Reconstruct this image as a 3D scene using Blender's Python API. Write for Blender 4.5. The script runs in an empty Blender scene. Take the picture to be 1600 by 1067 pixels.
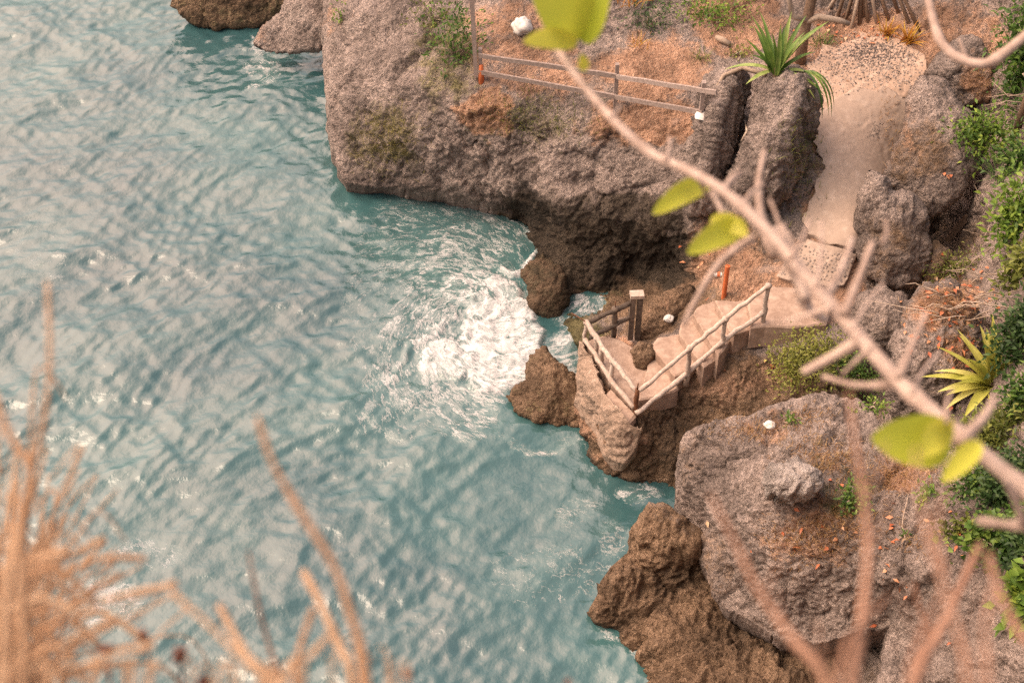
import bpy, math, random
import numpy as np
from mathutils import Vector
R = math.radians
random.seed(7)
rng = np.random.default_rng(7)
scene = bpy.context.scene
COL = scene.collection

# ------------------------------------------------------------------ camera
PITCH, CAMZ, LENS = R(44), 26.0, 55.0
F = LENS / 36.0 * 1600.0
cam_d = bpy.data.cameras.new('camera')
cam = bpy.data.objects.new('camera', cam_d)
COL.objects.link(cam)
cam.location = (0, 0, CAMZ)
cam.rotation_euler = (R(90) - PITCH, 0, 0)
cam_d.lens = LENS
cam_d.sensor_width = 36
cam_d.clip_start = 0.05
cam_d.clip_end = 6000
cam_d.dof.use_dof = True
cam_d.dof.focus_distance = 34.5
cam_d.dof.aperture_fstop = 9.5
scene.camera = cam

# ------------------------------------------------------------------ light
SUN_EL, SUN_AZ = R(57), R(-96)          # azimuth from +Y, negative = left
world = bpy.data.worlds.new('World')
scene.world = world
world.use_nodes = True
wn = world.node_tree
bg = wn.nodes['Background']
sky = wn.nodes.new('ShaderNodeTexSky')
sky.sky_type = 'NISHITA'
sky.sun_disc = False
sky.sun_elevation = SUN_EL
sky.sun_rotation = SUN_AZ
sky.air_density = 1.0
sky.dust_density = 6.0
sky.ozone_density = 1.0
tint = wn.nodes.new('ShaderNodeMix')
tint.data_type = 'RGBA'
tint.blend_type = 'MULTIPLY'
tint.inputs[0].default_value = 1.0
tint.inputs[7].default_value = (1.15, 0.95, 0.78, 1)
wn.links.new(sky.outputs[0], tint.inputs[6])
# bright haze round a veiled patch of sky, low over the sea on the left
wtc = wn.nodes.new('ShaderNodeTexCoord')
wdot = wn.nodes.new('ShaderNodeVectorMath'); wdot.operation = 'DOT_PRODUCT'
GA, GE = R(-46), R(42)
wdot.inputs[1].default_value = (math.sin(GA) * math.cos(GE), math.cos(GA) * math.cos(GE), math.sin(GE))
wn.links.new(wtc.outputs['Generated'], wdot.inputs[0])
wramp = wn.nodes.new('ShaderNodeValToRGB')
for el_, (p_, c_) in zip([wramp.color_ramp.elements[0], wramp.color_ramp.elements.new(.72), wramp.color_ramp.elements.new(.84), wramp.color_ramp.elements[-1]],
                         [(.2, (.9, .92, .98, 1)), (.72, (2.9, 2.75, 2.7, 1)), (.84, (9.0, 6.9, 5.7, 1)), (1.0, (25, 16.5, 12.6, 1))]):
    el_.position = p_; el_.color = c_
wramp.color_ramp.interpolation = 'EASE'
wn.links.new(wdot.outputs['Value'], wramp.inputs[0])
wadd = wn.nodes.new('ShaderNodeMix'); wadd.data_type = 'RGBA'; wadd.blend_type = 'ADD'; wadd.inputs[0].default_value = 1.0
wn.links.new(tint.outputs[2], wadd.inputs[6]); wn.links.new(wramp.outputs[0], wadd.inputs[7])
wn.links.new(wadd.outputs[2], bg.inputs[0])
bg.inputs[1].default_value = 0.14
sun_d = bpy.data.lights.new('sun', 'SUN')
sun = bpy.data.objects.new('sun', sun_d)
COL.objects.link(sun)
sd_ = Vector((math.sin(SUN_AZ) * math.cos(SUN_EL), math.cos(SUN_AZ) * math.cos(SUN_EL), math.sin(SUN_EL)))
sun.rotation_euler = sd_.to_track_quat('Z', 'Y').to_euler()
sun_d.energy = 1.7
sun_d.angle = R(46)
sun_d.color = (1.0, 0.80, 0.63)
vs = scene.view_settings
vs.view_transform = 'Standard'
vs.look = 'None'
vs.gamma = 1
vs.use_curve_mapping = False
vs.exposure = 0.38
scene.cycles.use_denoising = False
scene.cycles.max_bounces = 6
scene.cycles.sample_clamp_indirect = 6

# ------------------------------------------------------------------ camera arithmetic (photo pixels, 1600 wide)
SP, CP = math.sin(PITCH), math.cos(PITCH)


def rays(px, py):
    px = np.asarray(px, float); py = np.asarray(py, float)
    u = (px - 800) / F; v = -(py - 533.5) / F
    return np.stack([u, v * SP + CP, v * CP - SP], -1)      # per unit of depth


def at(px, py, z):
    r = rays(px, py)
    t = (np.asarray(z, float) - CAMZ) / r[..., 2]
    return r * t[..., None] + np.array([0, 0, CAMZ])


def atd(px, py, d):
    return rays(px, py) * np.asarray(d, float)[..., None] + np.array([0, 0, CAMZ])


def proj(P):
    P = np.asarray(P, float) - np.array([0, 0, CAMZ])
    dep = P[..., 1] * CP - P[..., 2] * SP
    up = P[..., 1] * SP + P[..., 2] * CP
    return 800 + F * P[..., 0] / dep, 533.5 - F * up / dep


def rise_to(P, py):
    """height above P at which a vertical line crosses image row py"""
    lo, hi = -3.0, 8.0
    for _ in range(40):
        m = (lo + hi) / 2
        if proj(np.array(P) + [0, 0, m])[1] > py: lo = m
        else: hi = m
    return (lo + hi) / 2


def scale_at(P):
    P = np.asarray(P, float)
    return (P[1] * CP - (P[2] - CAMZ) * SP) / F     # metres per photo pixel


# ------------------------------------------------------------------ noise
G12 = np.array([[1, 1, 0], [-1, 1, 0], [1, -1, 0], [-1, -1, 0], [1, 0, 1], [-1, 0, 1], [1, 0, -1], [-1, 0, -1],
                [0, 1, 1], [0, -1, 1], [0, 1, -1], [0, -1, -1]], float)


def pn(P, seed=0):
    P = np.asarray(P, float)
    sh = P.shape[:-1]
    P = P.reshape(-1, 3)
    i = np.floor(P).astype(np.int64)
    f = P - i
    u = f * f * f * (f * (f * 6 - 15) + 10)
    out = np.zeros(len(P))
    for dx in (0, 1):
        wx = u[:, 0] if dx else 1 - u[:, 0]
        for dy in (0, 1):
            wy = u[:, 1] if dy else 1 - u[:, 1]
            for dz in (0, 1):
                wz = u[:, 2] if dz else 1 - u[:, 2]
                h = ((i[:, 0] + dx) * 73856093) ^ ((i[:, 1] + dy) * 19349663) ^ ((i[:, 2] + dz) * 83492791) ^ (seed * 374761393)
                h = (h ^ (h >> 13)) * 1274126177 & 0x7fffffff
                h = (h ^ (h >> 16)) % 12
                g = G12[h]
                out += wx * wy * wz * (g[:, 0] * (f[:, 0] - dx) + g[:, 1] * (f[:, 1] - dy) + g[:, 2] * (f[:, 2] - dz))
    return out.reshape(sh)


def fbm(P, octs=4, seed=0, gain=0.5, lac=2.03):
    a, s, o = 1.0, 1.0, 0
    for k in range(octs):
        o = o + a * pn(np.asarray(P) * s, seed + k); a *= gain; s *= lac
    return o


def ridge(P, octs=3, seed=0, gain=0.55):
    a, s, o = 1.0, 1.0, 0
    for k in range(octs):
        o = o + a * (1 - 2.2 * np.abs(pn(np.asarray(P) * s, seed + k))); a *= gain; s *= 2.1
    return o


def worley(P, seed=0):
    """F1, F2 and a flat tilted facet for every cell"""
    P = np.asarray(P, float); i0 = np.floor(P).astype(np.int64)
    f1 = np.full(len(P), 9.0); f2 = np.full(len(P), 9.0); fac = np.zeros(len(P))
    for dx in (-1, 0, 1):
        for dy in (-1, 0, 1):
            for dz in (-1, 0, 1):
                c = i0 + np.array([dx, dy, dz])
                h = (c[:, 0] * 73856093) ^ (c[:, 1] * 19349663) ^ (c[:, 2] * 83492791) ^ (seed * 374761393)
                rs = []
                for k in range(6):
                    h = (h ^ (h >> 13)) * 1274126177 & 0x7fffffff
                    h = h ^ (h >> 16); rs.append((h % 65536) / 65536.0)
                fp_ = c + np.stack(rs[:3], -1)
                v = P - fp_; d = np.sqrt((v ** 2).sum(1))
                g = (np.stack(rs[3:], -1) - .5) * 2
                near = d < f1
                f2 = np.where(near, f1, np.minimum(f2, d))
                fac = np.where(near, (v * g).sum(1), fac)
                f1 = np.where(near, d, f1)
    return f1, f2, fac


def sstep(a, b, x):
    t = np.clip((x - a) / (b - a), 0, 1)
    return t * t * (3 - 2 * t)


# ------------------------------------------------------------------ objects
def tag(o, label=None, cat=None, group=None, kind=None):
    if label: o['label'] = label
    if cat: o['category'] = cat
    if group: o['group'] = group
    if kind: o['kind'] = kind
    return o


def empty(name, loc, label=None, cat=None, group=None):
    o = bpy.data.objects.new(name, None)
    COL.objects.link(o)
    o.location = [float(c) for c in loc]
    o.empty_display_size = 0.1
    return tag(o, label, cat, group)


def mesh(name, V, Fc, mat, parent=None, smooth=True, attrs=None):
    me = bpy.data.meshes.new(name)
    V = np.asarray(V, float)
    off = np.array(parent_loc(parent)) if parent else np.zeros(3)
    if isinstance(Fc, np.ndarray):
        n, k = Fc.shape
        me.vertices.add(len(V)); me.vertices.foreach_set('co', (V - off).ravel())
        me.loops.add(n * k); me.loops.foreach_set('vertex_index', Fc.ravel().astype(np.int32))
        me.polygons.add(n)
        me.polygons.foreach_set('loop_start', np.arange(0, n * k, k, dtype=np.int32))
        me.polygons.foreach_set('loop_total', np.full(n, k, np.int32))
        me.update(calc_edges=True)
    else:
        me.from_pydata([tuple(v) for v in (V - off)], [], [tuple(int(i) for i in f) for f in Fc])
    if attrs:
        for an, (ty, arr) in attrs.items():
            a = me.attributes.new(an, ty, 'POINT')
            arr = np.ascontiguousarray(arr, dtype=np.float32)
            a.data.foreach_set({'FLOAT': 'value', 'FLOAT_COLOR': 'color', 'FLOAT_VECTOR': 'vector'}[ty], arr.ravel())
    if smooth:
        me.polygons.foreach_set('use_smooth', np.ones(len(me.polygons), bool))
    me.validate()
    o = bpy.data.objects.new(name, me)
    COL.objects.link(o)
    if mat: me.materials.append(mat)
    if parent: o.parent = parent
    return o


def parent_loc(p):
    v = Vector((0, 0, 0))
    while p is not None:
        v += p.location; p = p.parent
    return v


class MB:
    """collects shapes into one mesh"""
    def __init__(s): s.v = []; s.f = []; s.t = []

    def add(s, V, Fc, t=None):
        o = len(s.v)
        s.v.extend([tuple(map(float, v)) for v in V])
        s.f.extend([tuple(i + o for i in f) for f in Fc])
        s.t.extend([random.random() if t is None else t] * len(V))

    def tube(s, pts, rad, n=8, cap=True, wob=0.0):
        pts = [Vector(p) for p in pts]
        rad = [rad] * len(pts) if isinstance(rad, (int, float)) else list(rad)
        V, Fc = [], []
        ref = Vector((0.13, 0.31, 0.94))
        for i, p in enumerate(pts):
            d = (pts[min(i + 1, len(pts) - 1)] - pts[max(i - 1, 0)]).normalized()
            a = d.cross(ref)
            if a.length < 0.05: a = d.cross(Vector((1, 0, 0)))
            a.normalize(); b = d.cross(a)
            for k in range(n):
                th = 2 * math.pi * k / n
                r = rad[i] * (1 + wob * random.uniform(-1, 1))
                V.append(p + (a * math.cos(th) + b * math.sin(th)) * r)
        m = len(pts)
        for i in range(m - 1):
            for k in range(n):
                Fc.append((i * n + k, i * n + (k + 1) % n, (i + 1) * n + (k + 1) % n, (i + 1) * n + k))
        if cap:
            Fc.append(tuple(range(n - 1, -1, -1))); Fc.append(tuple((m - 1) * n + k for k in range(n)))
        s.add(V, Fc)

    def box(s, c, ax, ay, az):
        c, ax, ay, az = map(lambda q: np.array(q, float), (c, ax, ay, az))
        V = [c + i * ax + j * ay + k * az for i in (-.5, .5) for j in (-.5, .5) for k in (-.5, .5)]
        s.add(V, [(0, 1, 3, 2), (4, 6, 7, 5), (0, 4, 5, 1), (2, 3, 7, 6), (0, 2, 6, 4), (1, 5, 7, 3)])

    def build(s, name, mat, parent=None, smooth=True):
        return mesh(name, s.v, s.f, mat, parent, smooth, {'t': ('FLOAT', np.array(s.t))})


# ------------------------------------------------------------------ materials
def mat_new(name):
    m = bpy.data.materials.new(name)
    m.use_nodes = True
    nt = m.node_tree
    return m, nt, nt.nodes['Principled BSDF']


def N(nt, ty, **kw):
    n = nt.nodes.new('ShaderNode' + ty)
    for k, v in kw.items():
        if k in n.inputs.keys(): n.inputs[k].default_value = v
        else: setattr(n, k, v)
    return n


def noise_n(nt, vec, scale, detail=6, rough=0.6, dist=0.0):
    n = N(nt, 'TexNoise', Scale=scale, Detail=detail, Roughness=rough, Distortion=dist)
    nt.links.new(vec, n.inputs['Vector'])
    return n.outputs[0]


def ramp(nt, fac, stops):
    r = nt.nodes.new('ShaderNodeValToRGB')
    e = r.color_ramp.elements
    while len(e) < len(stops): e.new(0.5)
    for el, (p, c) in zip(e, stops):
        el.position = p
        el.color = (*c, 1) if isinstance(c, tuple) else (c, c, c, 1)
    nt.links.new(fac, r.inputs[0])
    return r.outputs[0]


def mixc(nt, fac, a, b, mode='MIX'):
    m = nt.nodes.new('ShaderNodeMix')
    m.data_type = 'RGBA'; m.blend_type = mode
    for sock, v in ((0, fac), (6, a), (7, b)):
        if hasattr(v, 'is_linked') or hasattr(v, 'links'): nt.links.new(v, m.inputs[sock])
        else: m.inputs[sock].default_value = v if sock == 0 else (*v, 1)
    return m.outputs[2]


def math_n(nt, op, a, b=None, c=None, clamp=False):
    m = nt.nodes.new('ShaderNodeMath'); m.operation = op; m.use_clamp = clamp
    for i, v in enumerate((a, b, c)):
        if v is None: continue
        if isinstance(v, (int, float)): m.inputs[i].default_value = v
        else: nt.links.new(v, m.inputs[i])
    return m.outputs[0]


def rock_mat(name, grey=None, brown=None, dirt=None, base=(0, 0, 0, 0), use_attr=True, bump=0.9):
    m, nt, b = mat_new(name)
    tc = N(nt, 'TexCoord').outputs['Object']
    geo = N(nt, 'NewGeometry').outputs['Position']
    n1 = noise_n(nt, geo, 2.2, 8, 0.65)
    n2 = noise_n(nt, geo, 11, 9, 0.72)
    n3 = noise_n(nt, geo, 34, 5, 0.75)
    sp = math_n(nt, 'ADD', math_n(nt, 'MULTIPLY', n2, 0.5), math_n(nt, 'MULTIPLY', n3, 0.5))
    grey = grey or [(0.34, (0.065, 0.052, 0.047)), (0.45, (0.21, 0.168, 0.149)), (0.55, (0.40, 0.322, 0.285)), (0.68, (0.68, 0.575, 0.52))]
    brown = brown or [(0.32, (0.045, 0.031, 0.021)), (0.46, (0.16, 0.105, 0.066)), (0.57, (0.31, 0.21, 0.14)), (0.7, (0.48, 0.35, 0.24))]
    dirt = dirt or [(0.34, (0.15, 0.085, 0.055)), (0.46, (0.40, 0.23, 0.15)), (0.66, (0.62, 0.42, 0.30))]
    cg = ramp(nt, sp, grey)
    cb = ramp(nt, sp, brown)
    cd = ramp(nt, sp, dirt)
    cm = ramp(nt, sp, [(0.35, (0.05, 0.048, 0.022)), (0.5, (0.17, 0.15, 0.07)), (0.68, (0.36, 0.31, 0.17))])
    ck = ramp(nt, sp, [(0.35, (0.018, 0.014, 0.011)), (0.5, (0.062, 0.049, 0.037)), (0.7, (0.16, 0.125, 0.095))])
    if use_attr:
        at_ = N(nt, 'Attribute', attribute_name='w')
        sep = nt.nodes.new('ShaderNodeSeparateColor')
        nt.links.new(at_.outputs['Color'], sep.inputs[0])
        ws = [sep.outputs[0], sep.outputs[1], sep.outputs[2], at_.outputs['Alpha']]
    else:
        ws = []
        for v in base:
            q = N(nt, 'Value'); q.outputs[0].default_value = v; ws.append(q.outputs[0])
    nb = math_n(nt, 'ADD', math_n(nt, 'MULTIPLY', n1, 0.7), math_n(nt, 'MULTIPLY', n2, 0.6))

    def edge(w, lo=0.36, hi=0.66):
        s = math_n(nt, 'ADD', w, math_n(nt, 'MULTIPLY', math_n(nt, 'SUBTRACT', nb, 0.65), 1.5))
        return math_n(nt, 'MULTIPLY', math_n(nt, 'MULTIPLY', math_n(nt, 'SUBTRACT', s, lo), 1 / (hi - lo), clamp=True), math_n(nt, 'MULTIPLY', w, 6, clamp=True))
    c = mixc(nt, edge(ws[1]), cg, cb)
    c = mixc(nt, edge(ws[0]), c, cd)
    c = mixc(nt, edge(ws[3]), c, cm)
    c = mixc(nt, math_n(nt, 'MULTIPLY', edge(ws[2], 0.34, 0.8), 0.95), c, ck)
    # broad weather stains
    st = ramp(nt, noise_n(nt, geo, 0.9, 5, 0.6), [(0.36, 0.55), (0.62, 1.2)])
    c = mixc(nt, 1.0, c, st, 'MULTIPLY')
    nt.links.new(c, b.inputs['Base Color'])
    b.inputs['Roughness'].default_value = 0.9
    b.inputs['Specular IOR Level'].default_value = 0.2
    vor = N(nt, 'TexVoronoi', Scale=17.0); nt.links.new(geo, vor.inputs['Vector'])
    hgt = math_n(nt, 'ADD', math_n(nt, 'MULTIPLY', n2, 1.0), math_n(nt, 'ADD', math_n(nt, 'MULTIPLY', n3, 0.45), math_n(nt, 'MULTIPLY', vor.outputs[0], 0.45)))
    bp = N(nt, 'Bump', Strength=bump, Distance=0.14)
    nt.links.new(hgt, bp.inputs['Height'])
    nt.links.new(bp.outputs[0], b.inputs['Normal'])
    return m


def plain_mat(name, col, col2=None, scale=18, rough=0.85, bump=0.3, dist=0.01, spec=0.3, trans=0.0):
    """two-tone noisy surface; attribute t shifts the tone piece by piece"""
    m, nt, b = mat_new(name)
    geo = N(nt, 'TexCoord').outputs['Object']
    n = noise_n(nt, geo, scale, 7, 0.65)
    col2 = col2 or tuple(c * 0.55 for c in col)
    t = N(nt, 'Attribute', attribute_name='t').outputs['Fac']
    f = math_n(nt, 'ADD', math_n(nt, 'MULTIPLY', math_n(nt, 'SUBTRACT', n, 0.36), 2.4), math_n(nt, 'MULTIPLY', math_n(nt, 'SUBTRACT', t, 0.5), 0.7), clamp=True)
    c = mixc(nt, f, col2, col)
    nt.links.new(c, b.inputs['Base Color'])
    b.inputs['Roughness'].default_value = rough
    b.inputs['Specular IOR Level'].default_value = spec
    if bump:
        bp = N(nt, 'Bump', Strength=bump, Distance=dist)
        nt.links.new(n, bp.inputs['Height']); nt.links.new(bp.outputs[0], b.inputs['Normal'])
    if trans:
        tr = N(nt, 'BsdfTranslucent'); nt.links.new(c, tr.inputs[0])
        mx = N(nt, 'MixShader'); mx.inputs[0].default_value = trans
        nt.links.new(b.outputs[0], mx.inputs[1]); nt.links.new(tr.outputs[0], mx.inputs[2])
        nt.links.new(mx.outputs[0], nt.nodes['Material Output'].inputs[0])
    return m


def leaf_mat(name, a, b_, c_, trans=0.35, rough=0.5):
    """leaf colour runs a..c by the per-leaf attribute t"""
    m, nt, b = mat_new(name)
    t = N(nt, 'Attribute', attribute_name='t').outputs['Fac']
    geo = N(nt, 'TexCoord').outputs['Object']
    n = noise_n(nt, geo, 3.0, 3, 0.6)
    f = math_n(nt, 'ADD', t, math_n(nt, 'MULTIPLY', math_n(nt, 'SUBTRACT', n, 0.5), 1.1), clamp=True)
    c = ramp(nt, f, [(0.05, a), (0.5, b_), (0.95, c_)])
    nt.links.new(c, b.inputs['Base Color'])
    b.inputs['Roughness'].default_value = rough
    b.inputs['Specular IOR Level'].default_value = 0.35
    tr = N(nt, 'BsdfTranslucent'); nt.links.new(c, tr.inputs[0])
    mx = N(nt, 'MixShader'); mx.inputs[0].default_value = trans
    nt.links.new(b.outputs[0], mx.inputs[1]); nt.links.new(tr.outputs[0], mx.inputs[2])
    nt.links.new(mx.outputs[0], nt.nodes['Material Output'].inputs[0])
    return m


M = {}
M['rock'] = rock_mat('karst_rock')
M['pale_rock'] = rock_mat('pale_pitted_rock', grey=[(0.3, (0.16, 0.13, 0.115)), (0.48, (0.42, 0.36, 0.33)), (0.7, (0.66, 0.60, 0.56))], use_attr=False, bump=1.0)
M['sand'] = plain_mat('sandy_concrete', (0.58, 0.47, 0.40), (0.38, 0.29, 0.235), 4, 0.95, 0.35, 0.02, 0.1)
M['concrete'] = plain_mat('rail_concrete', (0.62, 0.52, 0.455), (0.34, 0.27, 0.225), 14, 0.9, 0.6, 0.015, 0.15)
M['step'] = plain_mat('step_concrete', (0.53, 0.405, 0.33), (0.29, 0.205, 0.16), 5, 0.95, 0.5, 0.02, 0.1)
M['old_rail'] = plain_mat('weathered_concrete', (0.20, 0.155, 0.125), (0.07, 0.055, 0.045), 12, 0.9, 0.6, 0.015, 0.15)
M['pale_wood'] = plain_mat('pale_timber', (0.58, 0.47, 0.42), (0.34, 0.26, 0.225), 16, 0.85, 0.4, 0.008, 0.2)
M['wood'] = plain_mat('grey_timber', (0.44, 0.355, 0.32), (0.22, 0.17, 0.15), 16, 0.85, 0.4, 0.008, 0.2)
M['rust'] = plain_mat('rust', (0.20, 0.085, 0.04), (0.05, 0.025, 0.018), 20, 0.8, 0.5, 0.006)
M['orange'] = plain_mat('orange_paint', (0.62, 0.17, 0.06), (0.42, 0.11, 0.04), 12, 0.6, 0.2, 0.004)
M['white'] = plain_mat('white_plastic', (0.80, 0.76, 0.72), (0.55, 0.52, 0.49), 20, 0.5, 0.4, 0.01)
M['pebble'] = plain_mat('pebble_stone', (0.36, 0.29, 0.25), (0.07, 0.055, 0.05), 9, 0.8, 0.4, 0.01)
M['twig'] = plain_mat('pale_twig', (0.52, 0.42, 0.34), (0.27, 0.20, 0.15), 30, 0.85, 0.3, 0.004)
M['bark'] = plain_mat('branch_bark', (0.56, 0.43, 0.365), (0.30, 0.215, 0.175), 60, 0.75, 0.5, 0.003, 0.25)
M['trunk'] = plain_mat('brown_trunk', (0.33, 0.23, 0.165), (0.14, 0.09, 0.06), 22, 0.9, 0.5, 0.01)
M['straw'] = plain_mat('dry_straw', (0.68, 0.49, 0.33), (0.40, 0.235, 0.135), 12, 0.7, 0.0, 0, 0.25, trans=0.3)
M['stem'] = plain_mat('dry_stem', (0.42, 0.25, 0.175), (0.22, 0.115, 0.075), 25, 0.75, 0.2, 0.003, 0.2)
M['darkstem'] = plain_mat('withered_stem', (0.22, 0.13, 0.09), (0.10, 0.055, 0.04), 25, 0.8, 0.2, 0.003, 0.2)
M['seed'] = plain_mat('seed_head', (0.26, 0.10, 0.06), (0.09, 0.04, 0.03), 40, 0.8, 0.2, 0.003, 0.2)
M['green'] = leaf_mat('mid_leaf', (0.025, 0.065, 0.014), (0.085, 0.17, 0.03), (0.22, 0.32, 0.06))
M['bright'] = leaf_mat('bright_leaf', (0.05, 0.11, 0.02), (0.16, 0.27, 0.04), (0.33, 0.42, 0.07))
M['dark'] = leaf_mat('dark_leaf', (0.018, 0.042, 0.014), (0.048, 0.10, 0.028), (0.13, 0.20, 0.055))
M['olive'] = leaf_mat('olive_leaf', (0.055, 0.075, 0.016), (0.15, 0.18, 0.035), (0.31, 0.33, 0.08))
M['lime'] = leaf_mat('lime_strap', (0.22, 0.25, 0.04), (0.46, 0.46, 0.09), (0.66, 0.62, 0.20), 0.3)
M['strap'] = leaf_mat('green_strap', (0.05, 0.11, 0.022), (0.15, 0.25, 0.05), (0.40, 0.46, 0.15), 0.25, 0.4)
M['soft'] = leaf_mat('feathery_leaf', (0.09, 0.11, 0.02), (0.24, 0.26, 0.05), (0.42, 0.42, 0.11))
M['amber'] = leaf_mat('amber_leaf', (0.30, 0.11, 0.02), (0.52, 0.25, 0.04), (0.62, 0.42, 0.07))
M['dryg'] = leaf_mat('dry_grass', (0.20, 0.10, 0.04), (0.38, 0.21, 0.09), (0.56, 0.38, 0.18))
M['yellowg'] = leaf_mat('yellow_grass', (0.13, 0.12, 0.035), (0.26, 0.23, 0.07), (0.42, 0.36, 0.14))
M['litter'] = leaf_mat('fallen_leaf', (0.36, 0.10, 0.045), (0.52, 0.19, 0.09), (0.50, 0.33, 0.20), 0.1)
M['bigleaf'] = leaf_mat('yellow_green_leaf', (0.25, 0.36, 0.03), (0.58, 0.58, 0.07), (0.78, 0.70, 0.12), 0.45, 0.45)  # the leaves' own yellow-green


# ------------------------------------------------------------------ rock relief
def tps(ctrl, smooth=1e-4):
    c = np.array(ctrl, float)
    X = c[:, :2] / 100.0; z = c[:, 2]
    n = len(X)

    def U(r2): return 0.5 * r2 * np.log(np.maximum(r2, 1e-12))
    d2 = ((X[:, None] - X[None]) ** 2).sum(-1)
    K = U(d2) + np.eye(n) * smooth
    Pm = np.hstack([np.ones((n, 1)), X])
    A = np.vstack([np.hstack([K, Pm]), np.hstack([Pm.T, np.zeros((3, 3))])])
    sol = np.linalg.lstsq(A, np.concatenate([z, np.zeros(3)]), rcond=None)[0]

    def ev(px, py):
        px = np.asarray(px, float); py = np.asarray(py, float)
        Q = np.stack([px.ravel(), py.ravel()], -1) / 100.0
        out = np.empty(len(Q))
        for s in range(0, len(Q), 40000):
            q = Q[s:s + 40000]
            r2 = ((q[:, None] - X[None]) ** 2).sum(-1)
            out[s:s + 40000] = U(r2) @ sol[:n] + sol[n] + q @ sol[n + 1:]
        return out.reshape(px.shape)
    return ev


def poly_sd(poly, px, py):
    """signed distance (inside > 0) and nearest boundary point"""
    P = np.asarray(poly, float)
    best = np.full(px.shape, 1e9); bx = np.zeros(px.shape); by = np.zeros(px.shape)
    ins = np.zeros(px.shape, bool)
    for i in range(len(P)):
        ax, ay = P[i]; cx, cy = P[(i + 1) % len(P)]
        dx, dy = cx - ax, cy - ay
        t = np.clip(((px - ax) * dx + (py - ay) * dy) / max(dx * dx + dy * dy, 1e-9), 0, 1)
        qx, qy = ax + t * dx, ay + t * dy
        d = np.hypot(px - qx, py - qy)
        m = d < best
        best = np.where(m, d, best); bx = np.where(m, qx, bx); by = np.where(m, qy, by)
        if ay != cy:
            ins ^= ((ay > py) != (cy > py)) & (px < (cx - ax) * (py - ay) / (cy - ay) + ax)
    return np.where(ins, best, -best), bx, by


def rough_outline(poly, amp, seed, seg=9.0):
    out = []
    P = np.asarray(poly, float)
    for i in range(len(P)):
        a, c = P[i], P[(i + 1) % len(P)]
        n = max(1, int(np.hypot(*(c - a)) / seg))
        for k in range(n): out.append(a + (c - a) * k / n)
    out = np.array(out)
    q = np.stack([out[:, 0] / 26, out[:, 1] / 26, np.full(len(out), seed * 3.7)], -1)
    out[:, 0] += amp * (fbm(q, 3, seed)); out[:, 1] += amp * (fbm(q + 50, 3, seed + 9))
    return out


def grid_in(poly, step):
    P = np.asarray(poly)
    x0, y0 = P.min(0) - step; x1, y1 = P.max(0) + step
    xs = np.arange(x0, x1 + step, step); ys = np.arange(y0, y1 + step, step)
    gx, gy = np.meshgrid(xs, ys)
    sd, bx, by = poly_sd(P, gx, gy)
    keep = sd > -0.72 * step
    snap = np.abs(sd) < 0.72 * step
    gx = np.where(snap, bx, gx); gy = np.where(snap, by, gy); sd = np.where(snap, 0, sd)
    idx = -np.ones(gx.shape, int)
    idx[keep] = np.arange(keep.sum())
    a, b, c, d = idx[:-1, :-1], idx[:-1, 1:], idx[1:, 1:], idx[1:, :-1]
    ok = (a >= 0) & (b >= 0) & (c >= 0) & (d >= 0)
    faces = np.stack([d[ok], c[ok], b[ok], a[ok]], -1)      # facing the camera
    used = np.zeros(keep.sum(), bool); used[faces.ravel()] = True
    remap = -np.ones(len(used), int); remap[used] = np.arange(used.sum())
    return gx[keep][used], gy[keep][used], np.maximum(sd[keep][used], 0), remap[faces]


def vnormals(V, Fc):
    n = np.zeros_like(V)
    fn = np.cross(V[Fc[:, 2]] - V[Fc[:, 0]], V[Fc[:, 3]] - V[Fc[:, 1]])
    for k in range(Fc.shape[1]): np.add.at(n, Fc[:, k], fn)
    return n / np.maximum(np.linalg.norm(n, axis=1, keepdims=True), 1e-9)


def border_edges(Fc):
    k = Fc.shape[1]
    E = np.concatenate([np.stack([Fc[:, i], Fc[:, (i + 1) % k]], -1) for i in range(k)])
    key = np.sort(E, 1)
    kk = key[:, 0].astype(np.int64) * (Fc.max() + 1) + key[:, 1]
    u, inv, cnt = np.unique(kk, return_inverse=True, return_counts=True)
    return E[cnt[inv] == 1]


def rock_disp(V, Nn, amp, seed, flute=0.0, blk=1.0):
    q = V + 0.35 * np.stack([pn(V * 0.9, seed + 31), pn(V * 0.9, seed + 32), pn(V * 0.9, seed + 33)], -1)
    q2 = V + 0.16 * np.stack([fbm(V * 1.9, 3, seed + 41), fbm(V * 1.9, 3, seed + 44), fbm(V * 1.9, 3, seed + 47)], -1)
    f1, f2, fac = worley(q2 * np.array([1.0, 1.0, .75]), seed)
    g1, g2_, fac2 = worley(q2 * 2.6, seed + 3)
    d = 0.15 * fbm(q * 0.75, 3, seed) + blk * (0.22 * fac - 0.10 * (1 - sstep(0, .13, f2 - f1)) + .075 * fac2 - .035 * (1 - sstep(0, .16, g2_ - g1)))
    d = d + 0.05 * ridge(q * 1.9, 3, seed + 5) + 0.042 * ridge(q * 5.2, 3, seed + 8) + 0.028 * fbm(q * 11, 2, seed + 11)
    if flute:
        s = q * np.array([2.9, 2.9, 0.4])
        d = d + flute * ridge(s, 3, seed + 15)
    return V + Nn * (d * amp)[:, None]


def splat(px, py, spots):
    """material weights dirt, brown, dark stain with painted shade, moss from soft spots (px, py, rx, ry, kind, weight)"""
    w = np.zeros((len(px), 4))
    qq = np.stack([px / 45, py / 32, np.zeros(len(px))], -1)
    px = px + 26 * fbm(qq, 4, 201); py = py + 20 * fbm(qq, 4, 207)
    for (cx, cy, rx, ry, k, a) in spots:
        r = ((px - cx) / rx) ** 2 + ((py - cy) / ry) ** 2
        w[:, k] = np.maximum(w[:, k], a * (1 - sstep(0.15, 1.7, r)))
    return w


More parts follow.
